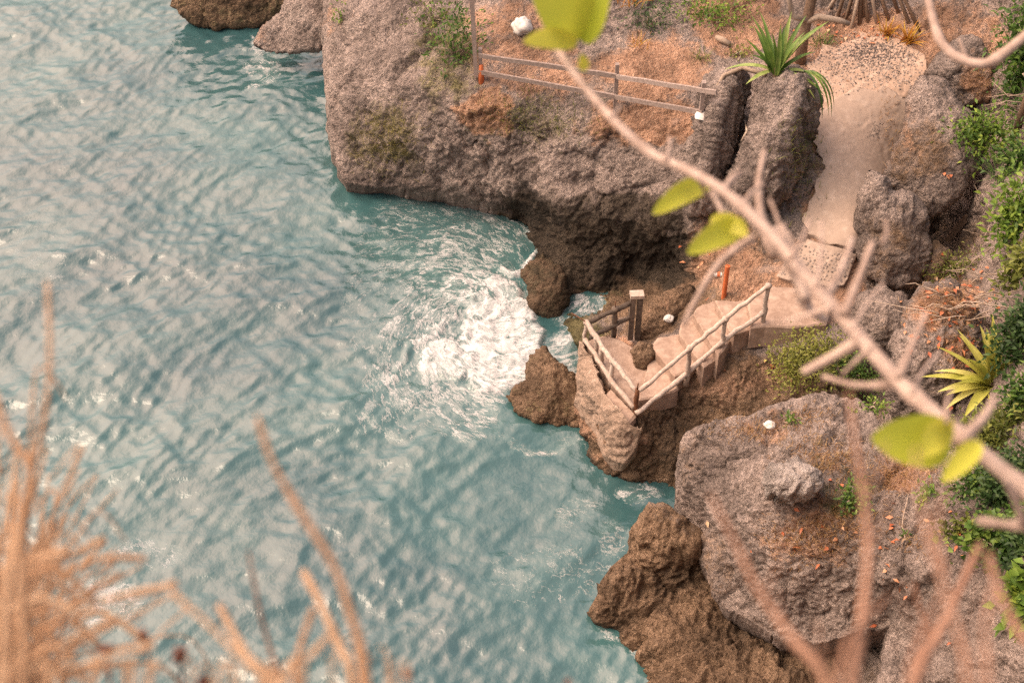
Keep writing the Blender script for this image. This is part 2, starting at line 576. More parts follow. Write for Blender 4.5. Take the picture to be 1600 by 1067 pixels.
def relief(name, outline, ctrl, mat, step=2.6, amp=1.0, seed=1, spots=(), flat=(), skirt=1.6, rough=5, flute=0.0, wetline=True, lift=0.0, zf=None, blk=.65, wet=1.0):
    zf = zf or tps(ctrl)
    poly = rough_outline(outline, rough, seed)
    px, py, sd, Fc = grid_in(poly, step)
    V = at(px, py, zf(px, py) + lift)
    Nn = vnormals(V, Fc)
    a = np.full(len(px), amp)
    for (cx, cy, rx, ry, k) in flat:
        r = ((px - cx) / rx) ** 2 + ((py - cy) / ry) ** 2
        a *= 1 - k * (1 - sstep(0.6, 1.3, r))
    a *= .4 + .6 * sstep(0, 16, sd)
    V = rock_disp(V, Nn, a, seed, flute, blk)
    w = splat(px, py, spots)
    if wetline:
        low = 1 - sstep(0.25 * wet, 0.95 * wet, V[:, 2] + 0.25 * fbm(V * 1.1, 2, 77))
        w[:, 1] = np.maximum(w[:, 1], low)
        w[:, 2] = np.maximum(w[:, 2], 0.75 * (1 - sstep(0.02, 0.35, V[:, 2] + 0.12 * fbm(V * 2.1, 2, 78))))
    if skirt:
        E = border_edges(Fc)
        bi = np.unique(E)
        rmap = {int(v): j for j, v in enumerate(bi)}
        V0 = V[bi]
        vd = V0 - np.array([0, 0, CAMZ]); vd /= np.linalg.norm(vd, axis=1, keepdims=True)
        dirn = vd * 0.75 + np.array([0, 0, -0.5])
        e0 = np.array([rmap[int(x)] for x in E[:, 0]]); e1 = np.array([rmap[int(x)] for x in E[:, 1]])
        Vs = V0.copy()
        for _ in range(14):
            acc = np.zeros_like(Vs); cnt = np.zeros(len(Vs))
            np.add.at(acc, e0, Vs[e1]); np.add.at(acc, e1, Vs[e0]); np.add.at(cnt, e0, 1); np.add.at(cnt, e1, 1)
            Vs = .4 * Vs + .6 * acc / cnt[:, None]
        prev = bi
        for q in (0.05, 0.12, 0.22, 0.35, 0.6, 1.0):
            n0 = len(V)
            Vn = V0 * (1 - q ** .4) + Vs * q ** .4 + dirn * skirt * q
            Vn = Vn + min(1, q * 5) * (.10 * np.stack([pn(Vn * 1.3, 5), pn(Vn * 1.3, 6), pn(Vn * 1.3, 7)], -1) + .05 * np.stack([pn(Vn * 4.3, 15), pn(Vn * 4.3, 16), pn(Vn * 4.3, 17)], -1))
            V = np.vstack([V, Vn]); w = np.vstack([w, w[bi]])
            new = np.arange(n0, n0 + len(bi))
            Fc = np.vstack([Fc, np.stack([prev[e1], prev[e0], new[e0], new[e1]], -1)])
            prev = new
    o = mesh(name, V, Fc, mat, None, True, {'w': ('FLOAT_COLOR', w)})
    return o, zf


def boulder(name, outline, anchor, label, thick=1.0, nrm=(0, -0.75, 0.66), mat=None, amp=0.8, seed=1, spots=(), step=2.4, rough=4, flute=0.0, base=(0, 0, 0, 0), cat='rock', group=None, wet=True, blk=.4, fct=.8, planes=None):
    """closed rock: front and back halves share the outline; the mid plane passes through the anchor"""
    poly = rough_outline(outline, rough, seed)
    px, py, sd, Fc = grid_in(poly, step)
    A = at(*anchor)
    n = np.array(nrm, float); n /= np.linalg.norm(n)
    rd = rays(px, py)
    C0 = np.array([0, 0, CAMZ])
    t = ((A - C0) @ n) / (rd @ n)
    Rm = max(sd.max(), 4)
    u = np.clip(sd / (Rm * 0.95), 0, 1)
    b = np.sqrt(np.clip(1 - (1 - u) ** 2, 0, 1))
    br_ = np.random.default_rng(seed * 7 + 1)
    cxy = np.array([px.mean(), py.mean()]); ext = max(np.ptp(px), np.ptp(py)) / 2
    for k in range(7):
        a_ = k * .9 + br_.random() * .8
        e_ = ((px - cxy[0]) * math.cos(a_) + (py - cxy[1]) * math.sin(a_)) / ext
        b = np.minimum(b, np.clip(.95 - (.5 + .55 * br_.random()) * (e_ - br_.uniform(-.25, .25)), 0, 1.0) * fct + b * (1 - fct))
    if planes:
        for (pa, ps, po) in planes:
            e_ = ((px - cxy[0]) * math.cos(R(pa)) + (py - cxy[1]) * math.sin(R(pa))) / ext
            b = np.minimum(b, np.clip(1 - ps * (e_ - po), 0, 1.2))
    mid = C0 + rd * t[:, None]
    vd = rd / np.linalg.norm(rd, axis=1, keepdims=True)
    push = -(vd * 0.8) + n * 0.35
    front = mid + push * (b * thick)[:, None]
    edge = sd < 1e-6
    nb = len(px)
    back_idx = np.where(edge, np.arange(nb), 0)
    bi = np.where(~edge)[0]
    back_idx[bi] = nb + np.arange(len(bi))
    back = (mid - push * (b * thick * 0.9)[:, None])[bi]
    V = np.vstack([front, back])
    Fb = back_idx[Fc][:, ::-1]
    keep = ~np.all(edge[Fc], axis=1)
    Fc = np.vstack([Fc, Fb[keep]])
    Nn = vnormals(V, Fc)
    V = rock_disp(V, Nn, amp, seed, flute, blk)
    PX, PY = proj(V)
    w = np.maximum(splat(PX, PY, spots), np.array(base)[None])
    if wet:
        w[:, 1] = np.maximum(w[:, 1], 1 - sstep(0.25, 0.9, V[:, 2]))
        w[:, 2] = np.maximum(w[:, 2], 0.7 * (1 - sstep(0.02, 0.3, V[:, 2] + 0.1 * fbm(V * 2.1, 2, 78))))
    o = mesh(name, V, Fc, mat or M['rock'], None, True, {'w': ('FLOAT_COLOR', w)})
    return tag(o, label, cat, group)


# ------------------------------------------------------------------ upper cliff, terrace and stair slope
L1_out = [(500, -170), (505, 0), (506, 70), (509, 130), (516, 200), (528, 262), (538, 284), (562, 290), (620, 292), (660, 299), (700, 308), (735, 313), (765, 320),
          (790, 345), (800, 380), (815, 470), (850, 560), (880, 620), (895, 700), (925, 770), (985, 800), (1100, 800), (1300, 860), (1720, 860), (2250, 860), (2250, -170)]
L1 = [(500, -150, 3.4), (505, 0, 2.8), (506, 120, 2.2), (516, 200, 1.5), (532, 280, .6), (560, 288, .6), (620, 291, .6), (700, 306, .6), (735, 311, .6), (765, 317, .7),
      (560, 0, 3.6), (560, 100, 3.0), (560, 200, 1.9), (580, 250, 1.2), (640, -150, 4.8), (640, 0, 4.1), (640, 100, 3.6), (640, 200, 2.5), (650, 260, 1.4),
      (735, 0, 4.6), (735, 110, 4.15), (735, 200, 3.1), (740, 260, 1.9), (735, 290, 1.2), (820, -150, 5.6), (820, 0, 5.0), (820, 120, 4.2), (820, 180, 3.7), (820, 250, 2.6), (810, 300, 1.5),
      (900, 0, 5.1), (900, 130, 4.2), (900, 190, 3.7), (900, 250, 3.0), (900, 290, 2.5), (965, 165, 4.15), (1000, 220, 3.6), (1000, 270, 3.1), (1000, 300, 2.7),
      (1092, 180, 4.3), (1080, 250, 3.8), (1090, 310, 3.4), (790, 332, .25), (800, 341, 0), (825, 358, 0), (845, 392, 0), (855, 425, .05), (880, 455, .05), (930, 462, .05), (985, 470, .2),
      (800, 375, -.7), (820, 430, -.7), (860, 480, -.5), (830, 318, 1.2), (870, 308, 2.2), (870, 365, 1.0), (875, 415, .4), (950, 303, 2.6), (950, 370, 1.4), (950, 425, .5), (1020, 315, 2.75), (1020, 375, 1.7), (1015, 435, .5),
      (1055, 400, 1.3), (1050, 440, .7), (1085, 340, 3.1), (1095, 395, 2.5), (1092, 435, 1.9), (880, 520, -.35), (905, 545, -.3), (880, 600, -.5), (925, 495, -.15), (965, 495, .5),
      (1000, 520, 1.3), (1060, 470, 1.8), (1015, 480, .9), (1110, 380, 2.75), (1110, 440, 2.4), (1150, 340, 3.4), (1132, 462, 2.7), (1200, 310, 3.75), (1190, 380, 3.2), (1190, 440, 2.9),
      (1040, 560, 1.85), (1075, 530, 2.05), (1105, 515, 2.25), (1140, 490, 2.45), (1180, 470, 2.7), (1230, 470, 2.85), (1280, 470, 2.85), (930, 535, 1.55), (970, 580, 1.6), (985, 630, 1.65), (1015, 600, 1.7),
      (1345, 180, 4.3), (1300, 250, 4.05), (1300, 340, 3.7), (1340, 360, 3.7), (1250, 335, 3.65), (1265, 405, 3.3), (1235, 432, 3.05), (1335, 405, 3.25), (1350, 90, 4.75), (1350, 0, 5.25), (1350, -150, 6.2),
      (1200, 0, 5.05), (1100, 60, 4.75), (1100, 0, 5.1), (1450, 100, 4.9), (1450, 0, 5.5), (1480, 200, 3.6), (1500, 300, 2.6), (1545, 240, 3.6), (1500, 370, 2.3), (1560, 100, 5.3), (1560, 300, 4.6), (1465, 360, 1.9), (1440, 450, 1.5), (1415, 430, 1.9),
      (1390, 500, 2.7), (1385, 560, 2.2), (1550, 400, 3.9), (1500, 460, 3.4), (1460, 520, 3.0), (1450, 600, 3.0), (1550, 560, 4.5), (1660, 300, 6.2), (1660, 600, 6.4), (1660, 0, 6.6), (1660, -150, 7.2), (1660, 800, 6),
      (1000, 655, 1.7), (1080, 600, 1.95), (1130, 553, 2.3), (1192, 508, 2.75), (1050, 655, 1.25), (1100, 640, 1.5), (1150, 600, 1.95), (1200, 565, 2.35), (1260, 560, 2.7), (1330, 570, 2.7), (1200, 630, 1.9), (1300, 630, 2.2), (1360, 600, 1.8), (1100, 690, 1.1),
      (945, 612, 1.6), (912, 540, 1.5), (985, 660, 1.6), (930, 640, 1.0), (914, 600, .8), (960, 690, .9), (1010, 700, .9), (1060, 725, .6), (1000, 750, .05), (985, 768, -.3), (945, 748, -.3), (915, 700, -.3), (905, 650, .1), (1060, 775, -.1),
      (930, 790, -.8), (1000, 800, -.8), (1200, 780, .6), (1400, 830, 1.2), (1600, 850, 5), (2250, -150, 11), (2250, 300, 11), (2250, 600, 11), (2250, 850, 10.5), (1950, 100, 9), (1950, 500, 9), (1950, 800, 8.5)]
L1_spots = [(1980, 300, 330, 700, 3, .85),  # dirt
    (800, 60, 110, 70, 0, .62), (860, 120, 120, 40, 0, .62), (1020, 110, 100, 60, 0, .8), (1010, 190, 110, 45, 0, .75), (760, 180, 45, 40, 0, .85), (1150, 30, 80, 60, 0, .8), (1260, 130, 60, 90, 0, .9), (1350, 120, 120, 110, 0, .95),
    (1300, 280, 60, 110, 0, .9), (1130, 400, 60, 80, 0, .6), (1180, 440, 60, 60, 0, .62), (1290, 430, 80, 80, 0, .8), (1480, 60, 120, 60, 0, .65), (1480, 470, 60, 50, 0, .6), (1240, 480, 60, 50, 0, .8),
    (950, 560, 60, 40, 0, .8), (1100, 600, 90, 60, 0, .42), (1200, 600, 90, 60, 0, .42), (935, 620, 34, 70, 0, .6), (965, 680, 34, 40, 0, .5), (500, 20, 60, 40, 0, .4),
    # brown rock
    (1130, 640, 260, 110, 1, .8), (1000, 700, 110, 80, 1, .9), (1130, 440, 120, 110, 1, .7), (950, 400, 150, 70, 1, .75), (1450, 480, 100, 160, 1, .55), (1010, 480, 80, 60, 1, .8), (1470, 380, 90, 60, 1, .5), (870, 260, 100, 50, 1, .25),
    # dark tone: stain plus painted shade under the overhang, and a darker gully
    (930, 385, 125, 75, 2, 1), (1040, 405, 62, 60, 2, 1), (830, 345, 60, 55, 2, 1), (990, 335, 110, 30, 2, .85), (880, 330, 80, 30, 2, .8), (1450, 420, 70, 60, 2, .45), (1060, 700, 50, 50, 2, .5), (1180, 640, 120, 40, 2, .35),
    # moss / thin grass
    (600, 215, 70, 60, 3, .5), (700, 90, 60, 90, 3, .55), (850, 185, 70, 50, 3, .4), (1230, 250, 60, 70, 3, .4), (900, 540, 60, 60, 3, .75), (930, 470, 60, 30, 3, .5)]
L1_flat = [(1330, 220, 140, 160, .92), (1290, 420, 90, 60, .85), (1340, 90, 130, 60, .8), (1180, 480, 110, 70, .8), (1060, 560, 90, 60, .8), (960, 590, 60, 60, .75), (960, 130, 220, 70, .55), (1130, 60, 150, 90, .55), (800, 60, 120, 70, .4)]
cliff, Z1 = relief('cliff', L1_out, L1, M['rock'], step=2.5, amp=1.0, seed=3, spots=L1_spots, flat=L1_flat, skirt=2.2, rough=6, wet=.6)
tag(cliff, 'weathered grey headland cliff with bare earth terrace above the cove', 'cliff', None, 'structure')


def g1(px, py, dz=0.0): return at(px, py, float(Z1(px, py)) + dz)


# rough cast wall under the landing: built here, parented to the staircase below
wall, _ = relief('landing_wall', [(906, 530), (930, 560), (947, 612), (984, 662), (1002, 668), (994, 700), (974, 728), (946, 714), (926, 684), (910, 644), (903, 590)],
                 [(908, 530, 1.9), (930, 560, 1.9), (947, 612, 1.92), (984, 662, 1.9), (1002, 668, 1.85), (996, 700, 1.25), (974, 730, .75), (946, 716, .6), (926, 686, .5), (908, 644, .5), (902, 590, 1.0), (940, 650, 1.4), (960, 690, 1.25), (920, 600, 1.5), (980, 700, 1.2)],
                 plain_mat('rough_cast', (0.66, 0.52, 0.43), (0.30, 0.22, 0.17), 7, 0.95, 1.0, 0.09, 0.1), step=2.0, amp=.8, seed=61, skirt=.5, lift=.06, rough=5, blk=.6, wetline=False)

# lower big rock shelf in front of the stairs
L2_out = [(1064, 690), (1072, 672), (1100, 662), (1150, 652), (1200, 640), (1235, 628), (1290, 614), (1340, 622), (1368, 645), (1392, 688), (1440, 700), (1720, 720), (2250, 760), (2250, 1120), (1360, 1120), (1378, 1040), (1392, 980), (1402, 940),
          (1392, 975), (1370, 984), (1290, 1002), (1240, 1002), (1200, 988), (1165, 965), (1130, 945), (1108, 905), (1092, 860), (1075, 820), (1060, 772), (1060, 730)]
L2 = [(1070, 690, 3.0), (1110, 672, 3.3), (1150, 660, 3.5), (1230, 638, 3.7), (1290, 622, 3.8), (1360, 645, 3.9), (1063, 760, 2.0), (1078, 815, 1.6), (1095, 860, 1.4), (1110, 900, 1.3), (1140, 800, 2.7), (1160, 720, 3.4), (1240, 760, 3.9), (1170, 880, 2.4),
      (1135, 940, 1.3), (1200, 980, 1.5), (1290, 995, 1.8), (1380, 975, 2.2), (1250, 860, 3.2), (1300, 900, 2.9), (1330, 950, 2.4), (1350, 830, 3.9), (1400, 760, 4.2), (1400, 700, 4.2), (1450, 760, 4.5), (1410, 930, 3.4), (1380, 1040, 3.0), (1370, 1110, 2.8), (1480, 850, 4.4), (1480, 950, 4.0), (1480, 1100, 3.4),
      (1560, 760, 5.2), (1560, 900, 4.9), (1560, 1100, 4.4), (1700, 750, 6.5), (1700, 1100, 6), (2250, 760, 11), (2250, 1100, 10.5), (1950, 800, 9), (1950, 1050, 8.5)]
L2_spots = [(1980, 920, 330, 400, 3, .85), (1200, 670, 70, 25, 0, .45), (1290, 720, 50, 35, 0, .45), (1270, 835, 80, 55, 0, .55), (1410, 735, 60, 35, 0, .6), (1330, 780, 50, 45, 3, .5), (1300, 715, 60, 30, 3, .4), (1090, 720, 30, 60, 1, .4), (1110, 880, 40, 60, 1, .45), (1440, 900, 60, 90, 1, .25)]
shelf, Z2 = relief('rock_shelf', L2_out, L2, M['rock'], step=2.5, amp=1.0, seed=21, spots=L2_spots, skirt=1.8, rough=6)
tag(shelf, 'broad grey karst rock shelf below the concrete steps', 'rock', None, 'structure')


def g2(px, py, dz=0.0): return at(px, py, float(Z2(px, py)) + dz)


# brown sea-worn ledge at the foot of the shelf
L3_out = [(1015, 786), (1045, 792), (1080, 820), (1180, 880), (1400, 900), (1460, 1000), (1460, 1130), (985, 1130), (1000, 1085), (1007, 1048), (985, 1018), (955, 990), (930, 974), (925, 950), (938, 918), (955, 886), (986, 862), (984, 832), (1000, 808)]
L3 = [(1017, 790, 1.7), (1045, 800, 1.8), (1082, 850, 1.5), (1000, 835, 1.5), (990, 862, 1.1), (1040, 865, 1.2), (1080, 880, .9), (962, 890, .9), (940, 920, .6), (928, 950, .25), (945, 985, -.05), (985, 1018, -.05), (1008, 1050, -.05), (1000, 1100, -.1),
      (1000, 930, .6), (1050, 950, .5), (1030, 1010, .45), (1100, 930, .6), (1100, 1010, .6), (1200, 990, .5), (1200, 1060, .8), (1330, 1000, .6), (1350, 1080, 1.0), (1050, 1080, .5), (1250, 900, .3), (1400, 950, .6), (1450, 1100, 1.2)]
L3_spots = [(1100, 980, 260, 190, 1, 1.0), (1060, 830, 90, 60, 1, .75), (1000, 900, 120, 120, 1, 1), (1040, 900, 60, 30, 2, .4), (1250, 1010, 130, 60, 2, .5), (1340, 980, 80, 90, 2, .6)]
ledge, Z3 = relief('sea_ledge', L3_out, L3, M['rock'], step=2.4, amp=1.0, seed=41, spots=L3_spots, skirt=1.5, rough=5, flute=0.10)
tag(ledge, 'ochre brown fluted rock ledge at the waterline', 'rock', None, 'structure')

# ------------------------------------------------------------------ boulders
B = boulder
B('upright_rock', [(1106, 134), (1124, 114), (1148, 104), (1160, 120), (1165, 150), (1158, 190), (1142, 235), (1126, 285), (1110, 328), (1078, 336), (1070, 292), (1078, 240), (1092, 190)], (1100, 325, 3.25),
  'tall grey rock fin beside the end of the wooden fence', 1.05, (-.25, -.72, .66), seed=5, flute=.20, amp=.5, blk=.3, fct=.3, rough=5, step=2.0, planes=[(12, 3.2, -.05), (190, 1.6, -.12), (-80, .5, .2)])
B('upright_rock', [(1194, 136), (1212, 112), (1244, 105), (1266, 126), (1273, 165), (1264, 212), (1250, 256), (1232, 294), (1214, 318), (1180, 326), (1150, 318), (1146, 284), (1166, 235), (1178, 190), (1186, 158)], (1190, 322, 3.75),
  'tall furrowed rock fin directly beneath the green strap leaved plant', 1.1, (-.25, -.72, .66), seed=6, flute=.20, amp=.5, blk=.3, fct=.3, rough=5, step=2.0, planes=[(15, 2.6, .05), (192, 1.5, 0), (-75, .5, .25)])
B('slab_boulder', [(1386, 262), (1400, 230), (1417, 190), (1425, 158), (1442, 124), (1470, 128), (1492, 158), (1522, 190), (1536, 230), (1530, 262), (1512, 292), (1490, 316), (1466, 332), (1440, 326), (1412, 306), (1388, 290)], (1455, 325, 3.5),
  'big sloping brown boulder on the right edge of the sandy path', 0.7, (-.15, -.62, .75), seed=7, flute=.06, amp=.6, fct=.3, planes=[(35, 1.6, .45), (200, .7, .1), (-70, .5, .3), (100, 1.2, .5)], spots=[(1440, 240, 60, 60, 1, .55), (1420, 210, 20, 60, 0, .4)])
B('back_boulder', [(1460, 92), (1480, 74), (1510, 60), (1532, 70), (1546, 110), (1552, 150), (1512, 166), (1476, 142), (1458, 116)], (1500, 155, 4.5),
  'rough dark boulder behind the sloping brown boulder', 0.5, (-.1, -.6, .75), seed=8, spots=[(1530, 130, 40, 40, 0, .7)])
B('pointed_boulder', [(1360, 268), (1382, 284), (1392, 304), (1418, 308), (1440, 334), (1449, 370), (1442, 410), (1420, 442), (1392, 444), (1364, 428), (1346, 398), (1342, 350), (1348, 300)], (1395, 438, 2.9),
  'pointed grey boulder at the foot of the sandy path', 0.6, (-.1, -.8, .55), seed=9, flute=.12, fct=.3, amp=.6, planes=[(10, 1.7, .1), (200, 1.0, .1), (-70, .7, .1)], spots=[(1390, 380, 50, 60, 1, .5)])
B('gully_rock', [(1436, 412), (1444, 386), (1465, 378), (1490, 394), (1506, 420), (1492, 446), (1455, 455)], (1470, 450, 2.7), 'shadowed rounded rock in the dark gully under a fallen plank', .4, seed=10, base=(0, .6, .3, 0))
B('low_rock', [(1246, 240), (1270, 238), (1284, 252), (1286, 264), (1278, 280), (1264, 304), (1250, 330), (1236, 338), (1212, 322), (1232, 285)], (1262, 320, 3.62), 'low crumbling mound of rock and soil between the furrowed fin and the path', .22, (0, -.5, .86), seed=23, base=(.42, .2, 0, .3))
B('crumbled_rock', [(1340, 488), (1350, 466), (1382, 455), (1414, 464), (1420, 490), (1402, 520), (1396, 548), (1370, 542), (1350, 522)], (1380, 545, 2.6), 'crumbly grey rock at the gully mouth beside the stair platform', .4, seed=11, base=(0, .3, 0, 0))
B('leaf_strewn_rock', [(1426, 484), (1446, 458), (1478, 455), (1512, 480), (1532, 540), (1522, 620), (1502, 662), (1442, 672), (1402, 655), (1395, 600), (1400, 540)], (1445, 665, 3.0),
  'steep grey rock strewn with orange dead leaves left of the lime plant', .8, (-.2, -.8, .5), seed=12, flute=.11, spots=[(1470, 480, 60, 40, 0, .7), (1500, 540, 30, 40, 0, .6)])
B('surf_rock', [(812, 425), (826, 404), (848, 395), (868, 404), (880, 432), (884, 472), (872, 500), (848, 500), (830, 480), (828, 455)], (850, 490, -.05), 'ochre weed covered rock hump behind the breaking wave', .55, seed=14, base=(0, 1, .55, .4))
B('surf_rock', [(790, 616), (818, 594), (826, 560), (846, 544), (876, 570), (912, 600), (926, 648), (902, 668), (858, 664), (818, 648)], (860, 655, .08), 'wet ochre rock below the landing with surf on its left', .6, (0, -.35, .94), seed=15, base=(0, 1, 0, .3), rough=6)
B('rock_ridge', [(996, 530), (1012, 492), (1030, 470), (1052, 454), (1086, 449), (1082, 466), (1062, 482), (1050, 508), (1040, 532), (1012, 546)], (1030, 530, 1.4), 'thin jagged brown rock ridge between cove and stairs', .3, seed=16, base=(.3, .9, 0, 0), rough=6)
B('rubble', [(986, 548), (1002, 536), (1016, 542), (1022, 552), (1012, 566), (1006, 578), (996, 574), (988, 562)], (1004, 572, 1.95), 'broken lump of rubble lying at the foot of the steps', .14, seed=17, base=(0, .8, 0, 0), amp=.45, step=1.6, rough=4)
B('headland_rock', [(398, 72), (410, 48), (440, 20), (465, -10), (480, -60), (540, -60), (540, 60), (500, 78), (462, 83), (420, 82)], (460, 80, .8), 'pinkish sloping rock jutting from the headland over dark water', .5, (-.2, -.6, .78), seed=18, amp=.8, spots=[(410, 50, 20, 40, 0, .4)])
B('far_rock', [(255, -60), (272, 8), (300, 38), (350, 44), (404, 44), (430, 30), (450, 5), (450, -60)], (350, 42, 0.05), 'low ochre rock in shade at the upper edge of the water', .5, (0, -.9, .4), seed=19, base=(0, 1, .1, .35))


# ------------------------------------------------------------------ sea
def axis(fine0, fine1, st, lo, hi):
    a = list(np.arange(fine0, fine1, st))
    s, x = st, fine1
    while x < hi: a.append(x); s *= 1.28; x += s
    a.append(hi)
    s, x, pre = st, fine0, []
    while True:
        s *= 1.28; x -= s
        if x < lo: break
        pre.append(x)
    return np.array([lo] + pre[::-1] + a)


def polyline_d(px, py, pts):
    best = np.full(px.shape, 1e9)
    for (ax, ay), (cx, cy) in zip(pts[:-1], pts[1:]):
        dx, dy = cx - ax, cy - ay
        t = np.clip(((px - ax) * dx + (py - ay) * dy) / (dx * dx + dy * dy), 0, 1)
        best = np.minimum(best, np.hypot(px - ax - t * dx, py - ay - t * dy))
    return best


xs = axis(-17.0, 6.5, 0.055, -900, 900)
ys = axis(13.5, 47.0, 0.065, -300, 2500)
SX, SY = np.meshgrid(xs, ys)
shp = SX.shape
h = np.zeros(shp); hx = np.zeros(shp); hy = np.zeros(shp)
r2 = np.random.default_rng(11)
warp = np.stack([SX * .22, SY * .22, np.zeros(shp)], -1)
WX = SX + .7 * pn(warp, 61); WY = SY + .7 * pn(warp, 62)
nearf = sstep(60, 30, np.hypot(SX, SY - 28))
grp = [0.55 + 1.5 * np.clip(pn(np.stack([SX * .16 + k * 9, SY * .16, np.full(shp, k * 3.3)], -1), 70 + k) + .25, 0, 1) for k in range(5)]
base_dir = math.atan2(-.86, .5)
for i in range(84):
    lam = 0.27 * (5.5 / 0.27) ** r2.random()
    th = base_dir + r2.normal(0, .52 if lam > 1.2 else .85)
    k = 2 * math.pi / lam
    a = 0.0037 * lam ** .70
    ph = k * (math.cos(th) * WX + math.sin(th) * WY) + r2.random() * 6.28
    w = a * grp[i % 5] * (nearf if lam < 2.5 else 1)
    s = np.sin(ph)
    h += w * (s + .35 * s * s)
    hx += w * math.cos(th) * np.cos(ph) * .7; hy += w * math.sin(th) * np.cos(ph) * .7
# a patch of fine cat's-paw ripples
q3 = np.stack([WX, WY, np.zeros(shp)], -1)
h += nearf * .012 * ridge(q3 * np.array([1.5, 2.6, 1]), 3, 55)
# foam: where water breaks (photo pixels of each surface point)
P0 = np.stack([SX, SY, np.zeros(shp)], -1)
inr = (SY > 10) & (np.abs(SX) < 40) & (SY < 70)
PX = np.full(shp, -9999.0); PY = np.full(shp, -9999.0)
PX[inr], PY[inr] = proj(P0[inr])
qw = np.stack([SX * .8, SY * .8, np.zeros(shp)], -1)
jx = PX + 16 * fbm(qw, 3, 91); jy = PY + 16 * fbm(qw, 3, 95)


def ell(cx, cy, rx, ry, a=1.0, lo=0.3, hi=1.15, rot=0):
    c, s = math.cos(R(rot)), math.sin(R(rot))
    dx, dy = jx - cx, jy - cy
    r = ((dx * c + dy * s) / rx) ** 2 + ((-dx * s + dy * c) / ry) ** 2
    return a * (1 - sstep(lo, hi, r))


def line(pts, wd, a=1.0):
    return a * (1 - sstep(.2, 1.0, polyline_d(jx, jy, pts) / wd))


fm = np.zeros(shp)
for v in [ell(700, 430, 26, 40, .12), ell(778, 510, 66, 95, 1.0), ell(705, 562, 62, 45, .95), ell(775, 585, 60, 42, 1.0), ell(740, 455, 60, 40, .60), ell(830, 560, 28, 60, .85), ell(735, 425, 90, 75, .40), ell(690, 620, 110, 60, .40), ell(720, 660, 60, 45, .40),
          ell(640, 520, 70, 110, .36), ell(790, 360, 70, 40, .42), ell(690, 340, 130, 45, .33), ell(600, 470, 90, 160, .28), ell(885, 560, 40, 45, .55), ell(925, 475, 45, 22, .60), ell(905, 500, 50, 40, .4), ell(640, 640, 120, 70, .30), ell(700, 480, 40, 30, .5),
          line([(846, 388), (820, 366), (790, 358), (745, 366), (700, 382), (672, 405), (660, 435), (664, 462), (690, 490)], 20, .46), line([(848, 392), (826, 412), (800, 424), (780, 420)], 9, .75),
          ell(650, 440, 90, 110, .34), ell(730, 395, 110, 60, .46), ell(640, 600, 90, 60, .44), ell(690, 500, 70, 70, .46), ell(720, 640, 90, 50, .46), line([(600, 520), (640, 500), (690, 510)], 12, .5), line([(610, 600), (650, 575), (690, 580)], 12, .55), line([(620, 580), (640, 545), (670, 525), (710, 500)], 14, .6), line([(640, 610), (690, 640), (720, 690), (745, 650)], 16, .45), line([(870, 570), (890, 600), (905, 640)], 8, .5),
          line([(770, 690), (830, 705), (890, 690)], 10, .36), line([(905, 690), (870, 700), (820, 710)], 7, .45), ell(1000, 775, 40, 22, .48), ell(900, 800, 50, 30, .3), line([(790, 340), (850, 392)], 7, .6), line([(700, 312), (770, 324), (800, 345)], 5, .45),
          ell(160, 945, 75, 45, .50), ell(230, 870, 90, 30, .33), ell(410, 105, 28, 40, .42), line([(395, 70), (410, 100), (412, 135), (385, 140)], 9, .5), ell(60, 400, 60, 90, .24), ell(850, 900, 110, 60, .27), ell(960, 870, 35, 60, .34),
          line([(928, 960), (945, 985), (1000, 1040)], 7, .4), line([(915, 690), (950, 745), (1000, 762)], 6, .4), line([(535, 288), (620, 296), (700, 312)], 5, .36), line([(795, 618), (830, 650), (900, 668)], 6, .4)]:
    fm = np.maximum(fm, v)
fm[~inr] = 0
fm = np.minimum(fm, .80)
bub = fbm(np.stack([SX * 2.4, SY * 2.4, np.zeros(shp)], -1), 4, 101)
core = sstep(.45, .8, fm)
h = h * (1 - .3 * core) + core * (.10 + .07 * bub + .03 * ridge(np.stack([WX, WY, q3[..., 2]], -1) * 3.2, 4, 103)) + .004 * sstep(.4, .6, line([(846, 388), (820, 366), (745, 366), (672, 405), (660, 435), (690, 490)], 22, 1.0) * inr)
# swirl the foam coordinates about the breaking wave so the lace curls
C = at(750, 490, 0)
dx, dy = SX - C[0], SY - C[1]
rr = np.hypot(dx, dy)
an = 2.6 * np.exp(-rr / 2.6) * sstep(9, 4, rr)
FX = C[0] + dx * np.cos(an) - dy * np.sin(an); FY = C[1] + dx * np.sin(an) + dy * np.cos(an)
V = np.stack([SX + hx * .5, SY + hy * .5, h], -1).reshape(-1, 3)
ny, nx = shp
idx = np.arange(ny * nx).reshape(ny, nx)
Fc = np.stack([idx[:-1, :-1], idx[:-1, 1:], idx[1:, 1:], idx[1:, :-1]], -1).reshape(-1, 4)

